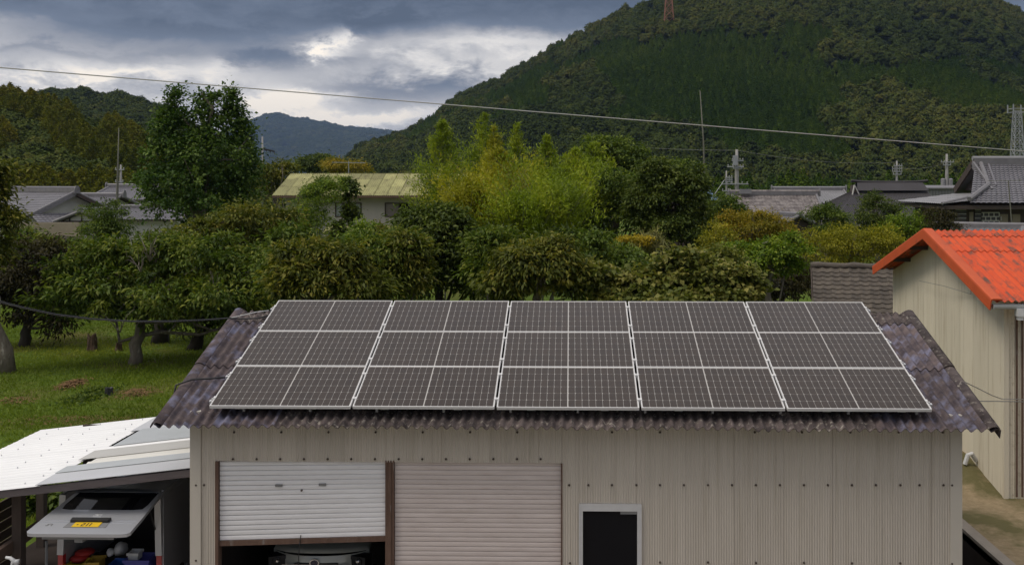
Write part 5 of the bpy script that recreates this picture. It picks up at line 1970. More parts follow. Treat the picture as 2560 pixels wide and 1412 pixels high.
def gable_house(name, label, cx, cy, ang, Lr, half, ze, zr, tile, wallm, ncol, nrow, over=0.6, ridge_h=0.28, cat='house', group=None,
                endcap=True, timber=False, half_b=None, wall_end=None):
    """ridge centred at cx, cy and turned by ang (positive: right end farther away)"""
    t = thing(name, label, cat, (cx, cy, 0), group)
    u = Vector((math.cos(ang), math.sin(ang), 0))
    p = Vector((math.sin(ang), -math.cos(ang), 0))
    c = Vector((cx, cy, 0))
    hb = half_b or half
    Rl, Rr = c - u * Lr / 2 + Vector((0, 0, zr)), c + u * Lr / 2 + Vector((0, 0, zr))
    El, Er = c - u * Lr / 2 + p * half + Vector((0, 0, ze)), c + u * Lr / 2 + p * half + Vector((0, 0, ze))
    Bl, Br = c - u * Lr / 2 - p * hb + Vector((0, 0, ze)), c + u * Lr / 2 - p * hb + Vector((0, 0, ze))
    tiled('roof_slope', El, Er, Rr, Rl, ncol, nrow, tile, t)
    tiled('roof_slope', Br, Bl, Rl, Rr, ncol, nrow, tile, t)
    mb = MB()
    for (a, b, e, d) in ((El, Er, Rr, Rl), (Br, Bl, Rl, Rr)):
        mb.slab(a - Vector((0, 0, .10)), b - Vector((0, 0, .10)), e - Vector((0, 0, .10)), d - Vector((0, 0, .10)), (0, 0, 1), 0.08)
    mb.build('roof_deck', M['timber'], t)
    if ridge_h:
        rm = MB().beam(Rl - u * 0.15 + Vector((0, 0, ridge_h / 2)), Rr + u * 0.15 + Vector((0, 0, ridge_h / 2)), 0.30, ridge_h)
        ro = rm.build('ridge', M['tile_edge'], t)
        MB().tube([Rl - u * 0.18 + Vector((0, 0, ridge_h)), Rr + u * 0.18 + Vector((0, 0, ridge_h))], 0.13, 8).build('ridge_roll', M[tile], ro)
        if endcap:
            for q, sgn in ((Rl, -1), (Rr, 1)):
                mb = MB().prism([q + u * sgn * 0.2 + p * a + Vector((0, 0, b)) for a, b in ((-.26, -.1), (.26, -.1), (.22, .3), (.1, .52), (-.1, .52), (-.22, .3))], u * sgn * 0.1)
                mb.build('ridge_end_tile', M['tile_edge'], ro)
    for a, b in ((El, Rl), (Er, Rr), (Bl, Rl), (Br, Rr)):
        MB().tube([a + Vector((0, 0, 0.06)), b + Vector((0, 0, 0.06))], 0.12, 7).build('verge_roll', M['tile_edge'], t)
    mb = MB()
    o = over
    zz = ze - 0.12
    h1, h2 = half - o, hb - o
    s0, s1 = -Lr / 2 + o, Lr / 2 - o
    zt = lambda hh, H: zr - (zr - ze) * hh / H - 0.14
    poly = [c + u * s0 + p * h1, c + u * s0 - p * h2, c + u * s0 - p * h2 + Vector((0, 0, zt(h2, hb))), c + u * s0 + Vector((0, 0, zr - 0.14)), c + u * s0 + p * h1 + Vector((0, 0, zt(h1, half)))]
    mb.prism(poly, u * (s1 - s0))
    mb.build('wall', M[wallm], t)
    if timber:
        e = c + u * (s1 + 0.02)
        zb_ = zt(h1, half)
        for a, z0_, z1_ in ((0.0, 0, zr - 0.25), (-0.55 * h1, 0, zb_ + (zr - zb_) * 0.4), (0.55 * h1, 0, zb_ + (zr - zb_) * 0.4)):
            MB().beam(e + p * a + Vector((0, 0, z0_)), e + p * a + Vector((0, 0, z1_)), 0.10, 0.06, u).build('post', M['timber'], t)
        MB().beam(e + p * h1 * .95 + Vector((0, 0, zb_ + 0.05)), e - p * h1 * .95 + Vector((0, 0, zb_ + 0.05)), 0.06, 0.13).build('tie_beam', M['timber'], t)
    return t, (Rl, Rr, El, Er, Bl, Br, u, p)


# left cluster
c = at(105, 482, 80)
a33 = math.radians(-33)
h1, g1 = gable_house('tiled_house', 'grey tiled house with white gable at the far left behind the orchard', c.x - 1.0, 82.0, a33, 9.5, 3.7, gz(537, 80), gz(481, 80), 'tile_grey', 'plaster', 34, 14, 0.7, 0.35, group='tiled houses on the left')
Rl, Rr, El, Er, Bl, Br, u, p = g1
# pent roof under the gable
e1, e2 = Er + Vector((0, 0, 0.15)), Br + Vector((0, 0, 0.15))
tiled('pent_roof', e1 + u * 1.5 - Vector((0, 0, 0.75)), e2 + u * 1.5 - Vector((0, 0, 0.75)), e2, e1, 20, 5, 'tile_grey', h1)
MB().beam(Rr + u * 0.1 - Vector((0, 0, .12)), Er + u * 0.1 - Vector((0, 0, .12)), 0.08, 0.25).build('barge_board', M['tile_edge'], h1)
MB().beam(Rr + u * 0.1 - Vector((0, 0, .12)), Br + u * 0.1 - Vector((0, 0, .12)), 0.08, 0.25).build('barge_board', M['timber'], h1)
c = at(222, 491, 84)
gable_house('tiled_house', 'low grey tiled wing right of the white gabled house', c.x, 86, math.radians(-10), 4.2, 3.0, gz(522, 84), gz(492, 84), 'tile_grey', 'plaster', 18, 10, 0.5, 0.2, group='tiled houses on the left')
c = at(300, 468, 96)
gable_house('tiled_house', 'farther grey tiled roof behind the tall mast', c.x + 0.4, 99, math.radians(-6), 6.0, 4.0, gz(500, 96), gz(469, 96), 'tile_grey', 'plaster', 26, 12, 0.6, 0.25, group='tiled houses on the left')
c = at(192, 530, 74)
gable_house('timbered_shed', 'small timbered gable with white plaster facing the orchard', c.x, 76, math.radians(-82), 4.2, 1.9, gz(557, 74), gz(531, 74), 'tile_grey', 'plaster', 16, 9, 0.35, 0.15, endcap=False, timber=True, cat='shed')
c = at(365, 522, 76)
gable_house('tiled_house', 'low grey tiled roof partly hidden by the ginkgo', c.x, 78, math.radians(3), 5.5, 2.6, gz(550, 76), gz(522, 76), 'tile_grey', 'plaster', 24, 10, 0.5, 0.15, endcap=False, group='tiled houses on the left')
a, b = at(30, 556, 70), at(205, 556, 70)
mb = MB().box(a.x, b.x, 69.8, 70.1, 0, a.z)
mb.box(a.x - 0.1, b.x + 0.1, 69.7, 70.2, a.z - 0.95, a.z - 0.85)
tag(mb.build('earth_wall', M['mud_wall']), 'plain beige earth wall below the timbered gable', 'wall')

# right cluster
c = at(1955, 487, 76)
h2, g2 = gable_house('long_tiled_house', 'long house with mottled brown grey tiled roof behind the yellow shrubs', c.x, 79.0, math.radians(-2), 6.5, 3.3, gz(539, 76), gz(489, 76), 'tile_mottle', 'timber', 26, 14, 0.4, 0.28, group='tiled houses on the right')
p0 = at(1862, 481, 78.6)
MB().box(p0.x - 0.4, p0.x + 0.5, 78.5, 78.8, p0.z - 0.1, p0.z + 0.25).build('ridge_box', M['tile_light'], h2)
c = at(2040, 475, 98)
gable_house('pale_tiled_house', 'pale grey tiled roof just behind the long mottled roof', c.x, 101, math.radians(-2), 6.8, 3.6, gz(508, 98), gz(476, 98), 'tile_light', 'timber', 28, 12, 0.4, 0.25, group='tiled houses on the right')
# hipped charcoal roof with a raised ridge box
KY = 84.0
hip = thing('hipped_house', 'big house with charcoal hipped metal roof and raised ridge box', 'house', (gx(2235, KY), KY + 5, 0), 'tiled houses on the right')
A_, B_ = at(2072, 566, KY - 3), at(2402, 566, KY - 3)
C_, D_ = at(2312, 474, KY + 3), at(2143, 474, KY + 3)
tiled('front_slope', A_, B_, C_, D_, 52, 1, 'roof_dark', hip, amp=0.035, step=0.0)
E_ = Vector((A_.x - 0.6, KY + 9, A_.z))
F_ = Vector((B_.x + 0.6, KY + 9, B_.z))
D2_, C2_ = D_ + Vector((0, 0.6, 0)), C_ + Vector((0, 0.6, 0))
tiled('hip_slope', E_, A_, D_, D2_, 30, 1, 'roof_dark', hip, amp=0.05, step=0.0)
tiled('hip_slope', B_, F_, C2_, C_, 30, 1, 'roof_dark', hip, amp=0.05, step=0.0)
tiled('rear_slope', F_, E_, D2_, C2_, 40, 1, 'roof_dark', hip, amp=0.04, step=0.0)
rb0, rb1 = at(2140, 470, KY + 3), at(2312, 470, KY + 3)
zt_ = gz(455, KY + 3)
mb = MB().slab((rb0.x - 0.1, KY + 2.3, rb0.z - 0.25), (rb1.x + 0.1, KY + 2.3, rb0.z - 0.25), (rb1.x - 0.15, KY + 3.2, zt_ - 0.05), (rb0.x + 0.15, KY + 3.2, zt_ - 0.05), (0, -0.6, 0.8), 0.05)
mb.slab((rb0.x - 0.1, KY + 4.4, rb0.z - 0.25), (rb1.x + 0.1, KY + 4.4, rb0.z - 0.25), (rb1.x - 0.15, KY + 3.3, zt_ - 0.05), (rb0.x + 0.15, KY + 3.3, zt_ - 0.05), (0, 0.6, 0.8), 0.05)
rbx = mb.build('ridge_box', M['roof_dark'], hip)
pts = [(rb0.x - 0.35, KY + 3.25, zt_ + 0.10), (rb0.x + 0.6, KY + 3.25, zt_ - 0.0), ((rb0.x + rb1.x) / 2, KY + 3.25, zt_ - 0.03), (rb1.x - 0.6, KY + 3.25, zt_ - 0.0), (rb1.x + 0.35, KY + 3.25, zt_ + 0.10)]
MB().tube(pts, 0.13, 6).build('ridge_cap', M['roof_dark'], rbx)
g0 = at(2130, 492, KY + 2.2)
g1_ = at(2136, 463, KY + 2.2)
g2_ = at(2149, 490, KY + 2.2)
mb = MB().beam(g0, g1_, 0.06, 0.22, (0, 1, 0)).beam(g1_, g2_, 0.06, 0.22, (0, 1, 0))
mb.build('gable_board', M['plaster'], hip)
mb = MB().prism([g0 + Vector((0.1, 0.3, 0)), g1_ + Vector((0, 0.3, 0)), g2_ + Vector((0, 0.3, 0))], (0.3, 2.0, 0))
mb.build('gable_infill', M['timber'], hip)
MB().box(A_.x + 0.8, B_.x - 0.8, KY - 1.8, KY + 8, 0, A_.z + 0.2).build('wall', M['timber'], hip)
# pale building behind it
a, b = at(2312, 472, 112), at(2420, 468, 112)
wb = thing('pale_outbuilding', 'pale corrugated outbuilding seen between the two largest roofs', 'building', (b.x, 114, 0))
mb = MB().box(a.x, b.x, 112, 118, 0, gz(470, 112))
mb.build('wall', M['tile_light'], wb)
mb = MB().slab((a.x - .3, 111.7, gz(472, 112)), (b.x + .3, 111.7, gz(472, 112)), (b.x + .3, 115, gz(466, 112)), (a.x - .3, 115, gz(466, 112)), (0, 0, 1), 0.12)
mb.build('roof', M['tile_edge'], wb)
for q in range(14):
    xx = a.x + 0.2 + q * (b.x - a.x - 0.4) / 13
    MB().box(xx - 0.03, xx + 0.03, 111.95, 112.0, 0, gz(474, 112)).build('batten', M['tile_edge'], wb)

# far right house: gable over a skirt roof, panelled wall
HY = 62.0
rh = thing('two_storey_house', 'large tiled house with panelled dark wall behind the orange roof', 'house', (gx(2500, HY), HY + 4, 0), 'tiled houses on the right')
zr_, zs = gz(412, HY + 4), gz(508, HY)
xl_, xr_ = gx(2437, HY + 4), gx(2437, HY + 4) + 9
ze_l, ze_r = at(2420, 506, HY), None
A_ = Vector((gx(2440, HY) - 1.0, HY - 0.6, zs))
B_ = Vector((xr_, HY - 0.6, zs))
C_ = Vector((xr_, HY + 4, zr_))
D_ = Vector((xl_, HY + 4, zr_))
tiled('roof_slope', A_ + Vector((0.4, 0, 0)), B_, C_, D_, 34, 18, 'tile_grey', rh, amp=0.05, step=0.045)
MB().slab(D_ + Vector((0, 0.1, 0)), C_ + Vector((0, 0.1, 0)), Vector((xr_, HY + 8.5, zs)), Vector((xl_, HY + 8.5, zs)), (0, 0.4, 0.9), 0.06).build('rear_slope', M['tile_grey'], rh)
ro = MB().beam(D_ + Vector((-0.1, 0, 0.15)), C_ + Vector((0, 0, 0.15)), 0.35, 0.42).build('ridge', M['tile_edge'], rh)
MB().tube([D_ + Vector((-0.15, 0, 0.40)), C_ + Vector((0, 0, 0.40))], 0.15, 8).build('ridge_roll', M['tile_light'], ro)
# descending ridge down the slope, then the corner ridge
K1 = at(2472, 466, HY + 1.36)
MB().tube([D_ + Vector((0.35, -0.1, 0.1)), K1 + Vector((0, 0, 0.1))], 0.14, 7).build('descending_ridge', M['tile_edge'], rh)
MB().tube([D_ + Vector((0.80, -0.2, 0.02)), K1 + Vector((0.45, 0.0, 0.05))], 0.07, 7).build('descending_ridge', M['tile_grey'], rh)
# gable face, set back under a deep barge
gb = D_ + Vector((-0.15, 0, 0.05))
gf = Vector((gb.x - 0.0, HY + 1.0, gz(478, HY + 1)))
gk = Vector((gb.x - 0.0, HY + 7.0, gz(478, HY + 1)))
MB().beam(gb, gf, 0.12, 0.42).build('barge_board', M['tile_edge'], rh)
MB().beam(gb, gk, 0.12, 0.42).build('barge_board', M['timber'], rh)
MB().prism([gf + Vector((0.5, 0.3, 0)), gb + Vector((0.5, 0, -0.3)), gk + Vector((0.5, -0.3, 0))], (0.2, 0, 0)).build('gable_wall', M['timber'], rh)
# skirt roof to the left of the gable
s0 = at(2352, 500, HY - 0.4)
sk0 = Vector((s0.x, HY - 0.6, zs - 0.05))
sk1 = Vector((s0.x, HY + 8.5, zs - 0.05))
tiled('skirt_roof', sk1, sk0, gf + Vector((0.5, 0, -0.2)), gk + Vector((0.5, 0, -0.2)), 26, 6, 'tile_light', rh, amp=0.04)
K2 = at(2424, 503, HY - 0.5)
tiled('skirt_front', sk0, K2, K1, gf + Vector((0.4, 0, -0.15)), 12, 6, 'tile_light', rh, amp=0.03)
MB().tube([K1 + Vector((0, 0, 0.12)), K2 + Vector((0, 0, 0.12))], 0.16, 7).build('corner_ridge', M['tile_edge'], rh)
MB().tube([sk0 + Vector((0, 0, 0.06)), gf + Vector((0.2, 0, 0.0))], 0.09, 7).build('corner_ridge', M['tile_edge'], rh)
wx0 = gx(2392, HY)
MB().box(wx0, xr_ - 0.3, HY + 0.35, HY + 7.5, 0, zs - 0.02).build('wall', M['timber'], rh)
MB().box(s0.x + 0.2, xr_, HY - 0.5, HY + 7.8, zs - 0.35, zs - 0.12).build('soffit', M['timber'], rh)
for j in range(5):
    za, zb_ = gz(525 + j * 10.5, HY), gz(525 + j * 10.5 + 9.0, HY)
    MB().box(gx(2393, HY), gx(2420, HY), HY + 0.27, HY + 0.33, zb_, za).build('board', M['board_dark'], rh)
    MB().box(gx(2393, HY), gx(2420, HY), HY + 0.26, HY + 0.30, za + 0.005, za + 0.035).build('batten', M['plaster'], rh)
    MB().box(gx(2442, HY), gx(2457, HY), HY + 0.27, HY + 0.33, zb_, za).build('board', M['board_dark'], rh)
    MB().box(gx(2442, HY), gx(2457, HY), HY + 0.26, HY + 0.30, za + 0.005, za + 0.035).build('batten', M['plaster'], rh)
win = MB().box(gx(2458, HY), gx(2502, HY), HY + 0.24, HY + 0.34, gz(562, HY), gz(531, HY)).build('window', M['board_dark'], rh)
for j in range(4):
    z = gz(531 + j * 10, HY)
    MB().box(gx(2458, HY), gx(2502, HY), HY + 0.21, HY + 0.24, z - 0.025, z + 0.025).build('glazing_bar', M['plaster'], win)
for j in range(3):
    for i in range(4):
        xx = gx(2463 + i * 13 + (j % 2) * 5, HY)
        MB().box(xx - 0.025, xx + 0.025, HY + 0.215, HY + 0.24, gz(541 + j * 10, HY), gz(531 + j * 10, HY)).build('glazing_bar', M['plaster'], win)
for a, b in ((2505, 2525), (2536, 2556)):
    MB().box(gx(a, HY), gx(b, HY), HY + 0.28, HY + 0.34, gz(562, HY), gz(535, HY)).build('plaster_panel', M['mud_wall'], rh)
MB().box(gx(2428, HY), gx(2438, HY), HY + 0.28, HY + 0.34, gz(568, HY), gz(530, HY)).build('plaster_panel', M['mud_wall'], rh)
# smoke vent on the slope, aerial pole in front
p = at(2488, 487, HY + 0.6)
mb = MB().box(p.x - 0.2, p.x + 0.2, p.y - 0.15, p.y + 0.5, p.z - 0.15, p.z + 0.05)
mb.box(p.x - 0.26, p.x + 0.26, p.y - 0.22, p.y + 0.5, p.z + 0.05, p.z + 0.10)
mb.build('roof_vent', M['tile_edge'], rh)
a, b = at(2530, 570, 56), at(2521, 453, 56)
mb = MB().tube([Vector((a.x, 56, 0)), a, b], 0.035, 6)
mb.beam(b + Vector((-1.1, 0, 0.02)), b + Vector((0.75, 0, 0.06)), 0.03)
for q in range(9):
    xx = -1.0 + q * 0.2
    mb.beam(b + Vector((xx, -0.35, 0.02)), b + Vector((xx, 0.35, 0.02)), 0.014)
tag(mb.build('roof_aerial', M['mast']), 'thin pole with television aerial in front of the large tiled house', 'aerial')
c = at(2480, 574, 50)
gable_house('low_tiled_roof', 'low dark tiled roof peeping above the orange ridge', c.x + 0.2, 52, math.radians(-25), 4.0, 1.6, gz(590, 50), gz(572, 50), 'tile_edge', 'timber', 16, 6, 0.3, 0.15, endcap=False, cat='roof')
c = at(1985, 540, 70)
gable_house('porch_roof', 'small grey tiled porch roof among the yellow shrubs', c.x, 72, math.radians(-70), 3.0, 1.2, gz(560, 70), gz(541, 70), 'tile_grey', 'timber', 10, 6, 0.3, 0.15, endcap=False, cat='roof')
a, b = at(1768, 468, 74), at(1800, 500, 73)
mb = MB().slab(Vector((a.x - 1.8, 75, a.z + 0.1)), Vector((a.x, 74.5, a.z)), b, Vector((b.x - 2.8, 73, b.z - 0.1)), (0, -0.5, 0.85), 0.03)
tp = thing('tarpaulin', 'blue tarpaulin over a roof edge beside the tall evergreens', 'tarpaulin', (a.x, 74, 0))
mb.build('cover', M['tarp'], tp)
MB().beam(b + Vector((-0.2, -0.05, 0.1)), b + Vector((0.45, -0.05, -0.32)), 0.10, 0.18).build('edge', M['tarp_edge'], tp)
MB().box(a.x - 2.5, b.x - 0.3, 73.4, 76, 0, b.z - 0.1).build('frame_below', M['timber'], tp)


# ------------------------------------------------------------------ poles, masts, pylons, wires
def pole(label, px, top, Y, r=0.17, arms=(), trans=False, group='utility poles', extra=None):
    tp_ = at(px, top, Y)
    t = thing('utility_pole', label, 'utility pole', (tp_.x, Y, 0), group)
    MB().tube([(tp_.x, Y, 0), (tp_.x, Y, tp_.z * 0.75), (tp_.x, Y, tp_.z)], [r * 1.1, r * 0.9, r * 0.6], 10).build('shaft', M['concrete'], t, smooth=True)
    for (py, l, r_, yaw_) in arms:
        z = gz(py, Y)
        d = Vector((math.cos(yaw_), math.sin(yaw_), 0))
        c = Vector((tp_.x, Y - r, z))
        ar = MB().beam(c - d * l, c + d * r_, 0.09, 0.10).build('crossarm', M['galv'], t)
        for q in (-l * 0.9, -l * 0.45, r_ * 0.45, r_ * 0.9):
            if abs(q) < 0.25:
                continue
            MB().tube([c + d * q + Vector((0, 0, 0.05)), c + d * q + Vector((0, 0, 0.16)), c + d * q + Vector((0, 0, 0.22))], [0.025, 0.05, 0.03], 7).build('insulator', M['porcelain'], ar)
    if trans:
        for s in (-1, 1):
            z = gz(trans, Y)
            MB().tube([(tp_.x + s * 0.42, Y, z), (tp_.x + s * 0.42, Y, z + 0.7), (tp_.x + s * 0.42, Y, z + 0.78)], [0.25, 0.25, 0.12], 12).build('transformer', M['tile_light'], t)
    return t


up = pole('concrete utility pole with long lower arm left of the mottled roof', 1842, 374, 92, 0.20, ((402, 0.5, 0.6, 0.2), (417, 0.9, 0.6, -0.3), (421, 0.4, 0.5, 0.3), (460, 1.0, 1.0, -0.06)))
z = gz(400, 92)
xx = gx(1839, 92)
MB().box(xx - 0.28, xx + 0.12, 91.6, 91.85, z - 0.5, z + 0.4).build('switch_box', M['galv'], up)
pole('thin utility pole just left of the concrete pole with the long arm', 1816, 427, 104, 0.11, ((444, 0.15, 0.6, 0.0), (449, 0.15, 0.6, 0.0), (454, 0.15, 0.6, 0.0), (460, 0.5, 0.5, 0.0), (477, 0.45, 0.45, 0.0)))
pole('utility pole with short stacked arms behind the charcoal roof', 2242, 402, 120, 0.15, ((415, 0.4, 0.6, 0), (422, 0.6, 0.6, 0), (429, 0.6, 0.6, 0), (436, 0.5, 0.5, 0)))
pole('tall utility pole with twin transformers behind the charcoal roof', 2367, 385, 116, 0.20, ((406, 0.75, 0.75, 0.05), (413, 0.5, 0.4, 0.05)), trans=463)
pole('utility pole beside the slim mast over the left tiled houses', 302, 412, 100, 0.14, ((424, 0.5, 0.4, 0), (455, 0.5, 0.3, 0)))
# masts
a, b = at(293, 496, 84), at(297, 320, 84)
mb = MB().tube([(a.x, 84, 0), a, a.lerp(b, 0.5), b], [0.12, 0.11, 0.07, 0.03], 8)
tag(mb.build('radio_mast', M['mast'], smooth=True), 'slim tapering mast standing over the left tiled houses', 'mast')
a, b = at(1762, 470, 52), at(1750, 226, 52)
mb = MB().tube([(a.x + 0.1, 52, 0), a, a.lerp(b, 0.5) + Vector((0.05, 0, 0)), b], [0.075, 0.06, 0.04, 0.02], 8)
tag(mb.build('bare_pole', M['mast'], smooth=True), 'tall thin bare pole rising from the evergreens against the mountain', 'pole')
a, b = at(657, 410, 150), at(656, 342, 150)
mb = MB().tube([(a.x, 150, 0), a, b], [0.2, 0.16, 0.12], 8)
tag(mb.build('distant_pole', M['concrete'], smooth=True), 'distant pole rising right of the ginkgo before the blue mountain', 'pole')
a, b = at(657, 372, 150), at(688, 379, 150)
mb = MB()
for q in range(9):
    c = a.lerp(b, (q + 1) / 10)
    mb.prism([c + Vector((-0.12, 0, 0.0)), c + Vector((0.0, 0, -0.18 - 0.1 * (q % 3))), c + Vector((0.12, 0, 0.0)), c + Vector((0, 0, 0.14))], (0, 0.1, 0))
mb.tube([a, b], 0.03, 4)
tag(mb.build('fluttering_streamer', M['black']), 'ragged dark streamer strung from the distant pole', 'streamer')


def lattice(name, label, Y, px, top, base_z, w0, w1, mat, bays, r=0.06, cat='tower', cage=False):
    t_ = at(px, top, Y)
    zt = t_.z
    t = thing(name, label, cat, (t_.x, Y, base_z))
    c = Vector((t_.x, Y, 0))

    def corner(i, z):
        f = (z - base_z) / (zt - base_z)
        w = w0 + (w1 - w0) * f
        s = ((-1, -1), (1, -1), (1, 1), (-1, 1))[i % 4]
        return c + Vector((s[0] * w / 2, s[1] * w / 2, z))
    for i in range(4):
        MB().beam(corner(i, base_z), corner(i, zt), r * 1.6).build('leg', M[mat], t)
    mb = MB()
    for k in range(bays):
        z0_, z1_ = base_z + (zt - base_z) * k / bays, base_z + (zt - base_z) * (k + 1) / bays
        for i in range(4):
            mb.beam(corner(i, z0_), corner(i + 1, z1_), r)
            mb.beam(corner(i + 1, z0_), corner(i, z1_), r)
            mb.beam(corner(i, z1_), corner(i + 1, z1_), r)
    mb.build('bracing', M[mat], t)
    if cage:
        mb = MB()
        for s in ((-1, -1), (1, -1), (1, 1), (-1, 1)):
            mb.beam(c + Vector((s[0] * w1 * 1.1, s[1] * w1 * 1.1, zt - 0.3)), c + Vector((s[0] * w1 * 1.1, s[1] * w1 * 1.1, zt + 1.1)), r * 2.2)
        for z in (zt - 0.2, zt + 0.4):
            for i in range(4):
                s, s2 = ((-1, -1), (1, -1), (1, 1), (-1, 1))[i], ((-1, -1), (1, -1), (1, 1), (-1, 1))[(i + 1) % 4]
                mb.beam(c + Vector((s[0] * w1 * 1.1, s[1] * w1 * 1.1, z)), c + Vector((s2[0] * w1 * 1.1, s2[1] * w1 * 1.1, z)), r)
        mb.build('platform', M['galv'], t)
    return t


lattice('lattice_tower', 'grey lattice mast with antenna platform at the far right', 170, 2543, 278, 0, 2.4, 1.0, 'galv', 12, 0.07, cage=True)
X_, Y_, Z_ = mtn.point(np.array([1672.0]), np.array([0.672]))
zb_ = gz(78, float(Y_[0])) - 2
lattice('transmission_pylon', 'reddish lattice pylon near the top of the mountain', float(Y_[0]), 1672, -75, zb_, 6.5, 1.6, 'pylon', 8, 0.24, cat='pylon')


def wire(label, pts, r, mat, n=30, name='overhead_wire'):
    """smooth wire through pixel points with depths"""
    P = [at(*p) for p in pts]
    mb = MB().tube(P, r, 5)
    return tag(mb.build(name, M[mat], smooth=True), label, 'wire')


def wspan(px0, py0, Y0, px1, py1, Y1, sag, n=24):
    a, b = at(px0, py0, Y0), at(px1, py1, Y1)
    out = []
    for i in range(n + 1):
        t = i / n
        out.append(a.lerp(b, t) - Vector((0, 0, sag * 4 * t * (1 - t))))
    return out


P = wspan(-160, 156, 20, 2700, 389, 33, 0.02)
P = [Vector((q.x, q.y, q.z)) for q in P]
tag(MB().tube(P, 0.0135, 6).build('overhead_wire', M['wire_pale'], smooth=True), 'long overhead wire crossing the whole view before sky and mountain', 'wire')
tag(MB().tube(wspan(1560, 366, 92, 1842, 376, 92, 0.1), 0.013, 4).build('overhead_wire', M['wire']), 'faint wire running left from the pole with the long arm', 'wire')
tag(MB().tube(wspan(1842, 376, 92, 2240, 406, 120, 0.5), 0.011, 4).build('overhead_wire', M['wire']), 'faint wire between the long armed pole and the stacked arm pole', 'wire')
tag(MB().tube(wspan(2242, 418, 120, 2367, 406, 116, 0.4), 0.011, 4).build('overhead_wire', M['wire']), 'faint wire between the two poles behind the charcoal roof', 'wire')
tag(MB().tube([at(1811, 450, 104), at(1786, 486, 90), at(1760, 525, 80)], 0.025, 4).build('guy_wire', M['wire_pale']), 'slanting guy wire below the thin utility pole', 'wire')


# ------------------------------------------------------------------ trees and shrubs (nearest first)
T = 'trees behind the garage'
O = 'orchard trees'
tree('chestnut_tree', 'spreading chestnut with a pale trunk standing in the grass', 'tree', 33.0, 337,
     [(230, 678, 85, 60), (350, 632, 105, 45), (480, 650, 120, 65), (600, 700, 105, 75), (330, 720, 175, 60, -0.6), (520, 745, 140, 55, -0.4), (195, 755, 80, 50), (640, 785, 70, 45), (420, 775, 110, 40), (250, 775, 70, 40)],
     M['lf_chestnut'], 101, ncl=330, per=72, L=0.19, clr=0.30, trunk=0.20, limbs=16, group=O)
tree('chestnut_tree', 'dark trunked chestnut behind the pale trunked one', 'tree', 37.5, 400,
     [(450, 640, 120, 60), (570, 620, 120, 70), (640, 555, 82, 50), (420, 700, 100, 70)],
     M['lf_olive'], 102, ncl=250, per=70, L=0.19, clr=0.32, trunk=0.28, bark='bark_dark', limbs=12, group=O)
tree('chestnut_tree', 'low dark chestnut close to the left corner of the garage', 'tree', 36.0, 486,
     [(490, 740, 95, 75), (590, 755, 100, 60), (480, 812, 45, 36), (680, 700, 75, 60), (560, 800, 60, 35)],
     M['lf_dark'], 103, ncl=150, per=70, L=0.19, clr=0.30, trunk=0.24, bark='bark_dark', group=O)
tree('orchard_tree', 'tree at the left edge with a leaning pale trunk', 'tree', 31.5, 18,
     [(-60, 640, 70, 50), (-20, 560, 50, 40), (-50, 470, 60, 50), (-5, 435, 30, 28), (-15, 500, 25, 20)],
     M['lf_olive'], 104, ncl=170, per=70, L=0.19, clr=0.28, trunk=0.22, limbs=10, group=O, lean=-0.6)
tree('dark_tree', 'dusky dark tree at the left edge', 'tree', 36.5, 60,
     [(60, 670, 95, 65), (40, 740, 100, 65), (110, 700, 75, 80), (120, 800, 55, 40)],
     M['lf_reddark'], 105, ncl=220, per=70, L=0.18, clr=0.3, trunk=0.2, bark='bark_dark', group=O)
tree('chestnut_tree', 'chestnut between the dusky tree and the tiled houses', 'tree', 44.0, 150,
     [(90, 628, 100, 36), (190, 640, 75, 32), (50, 600, 45, 26), (290, 640, 60, 30)],
     M['lf_chestnut'], 106, ncl=170, per=64, L=0.20, clr=0.30, group=O)
tree('round_tree', 'small rounded green tree before the grey tiled roofs', 'tree', 52.0, 275,
     [(275, 548, 52, 46), (270, 590, 60, 40)], M['lf_green'], 107, ncl=90, per=60, L=0.15, clr=0.26, group=T)
tree('ginkgo_tree', 'tall many-topped ginkgo standing against the sky', 'tree', 47.0, 505,
     [(505, 520, 140, 60), (480, 455, 135, 60), (540, 400, 115, 70), (440, 390, 80, 60), (435, 325, 38, 60), (510, 325, 50, 55), (575, 315, 34, 58),
      (512, 268, 20, 46), (578, 262, 17, 44), (436, 262, 16, 42), (498, 250, 9, 26), (579, 238, 7, 20), (437, 236, 7, 20), (400, 330, 26, 36), (612, 350, 30, 45), (390, 470, 52, 45), (620, 460, 45, 55), (410, 292, 12, 22), (546, 262, 10, 26), (600, 290, 12, 24)],
     M['lf_ginkgo'], 108, ncl=620, per=46, L=0.15, wr=0.8, clr=0.22, droop=0.15, trunk=0.22, limbs=18, group=T, shell=0.6, flat=0.9, sat=0)
tree('olive_tree', 'olive brown tree behind the left end of the mossy roof', 'tree', 70.0, 700,
     [(690, 432, 38, 30), (655, 470, 40, 45)], M['lf_olive'], 109, ncl=80, per=50, L=0.22, clr=0.35, group=T)
tree('conifer_clump', 'dark conifers above the mossy roof', 'tree', 140.0, 800,
     [(800, 412, 40, 24), (770, 422, 22, 26), (835, 420, 20, 20)], M['lf_dark'], 110, ncl=110, per=40, L=0.5, clr=0.6, group=T)
tree('rusty_tree', 'rusty brown tree showing over the mossy ridge', 'tree', 90.0, 865,
     [(868, 420, 58, 18), (840, 415, 28, 14)], M['lf_orange'], 111, ncl=100, per=40, L=0.26, clr=0.36, group=T)
tree('feathery_shrub', 'bright green feathery shrub below the left of the mossy roof', 'shrub', 44.0, 775,
     [(775, 560, 62, 75), (800, 500, 42, 42), (740, 610, 60, 60), (830, 480, 20, 35)], M['lf_bright'], 112, ncl=210, per=70, L=0.12, wr=0.3, clr=0.24, droop=0.2, group=T, limbs=5, trunk=0.07)
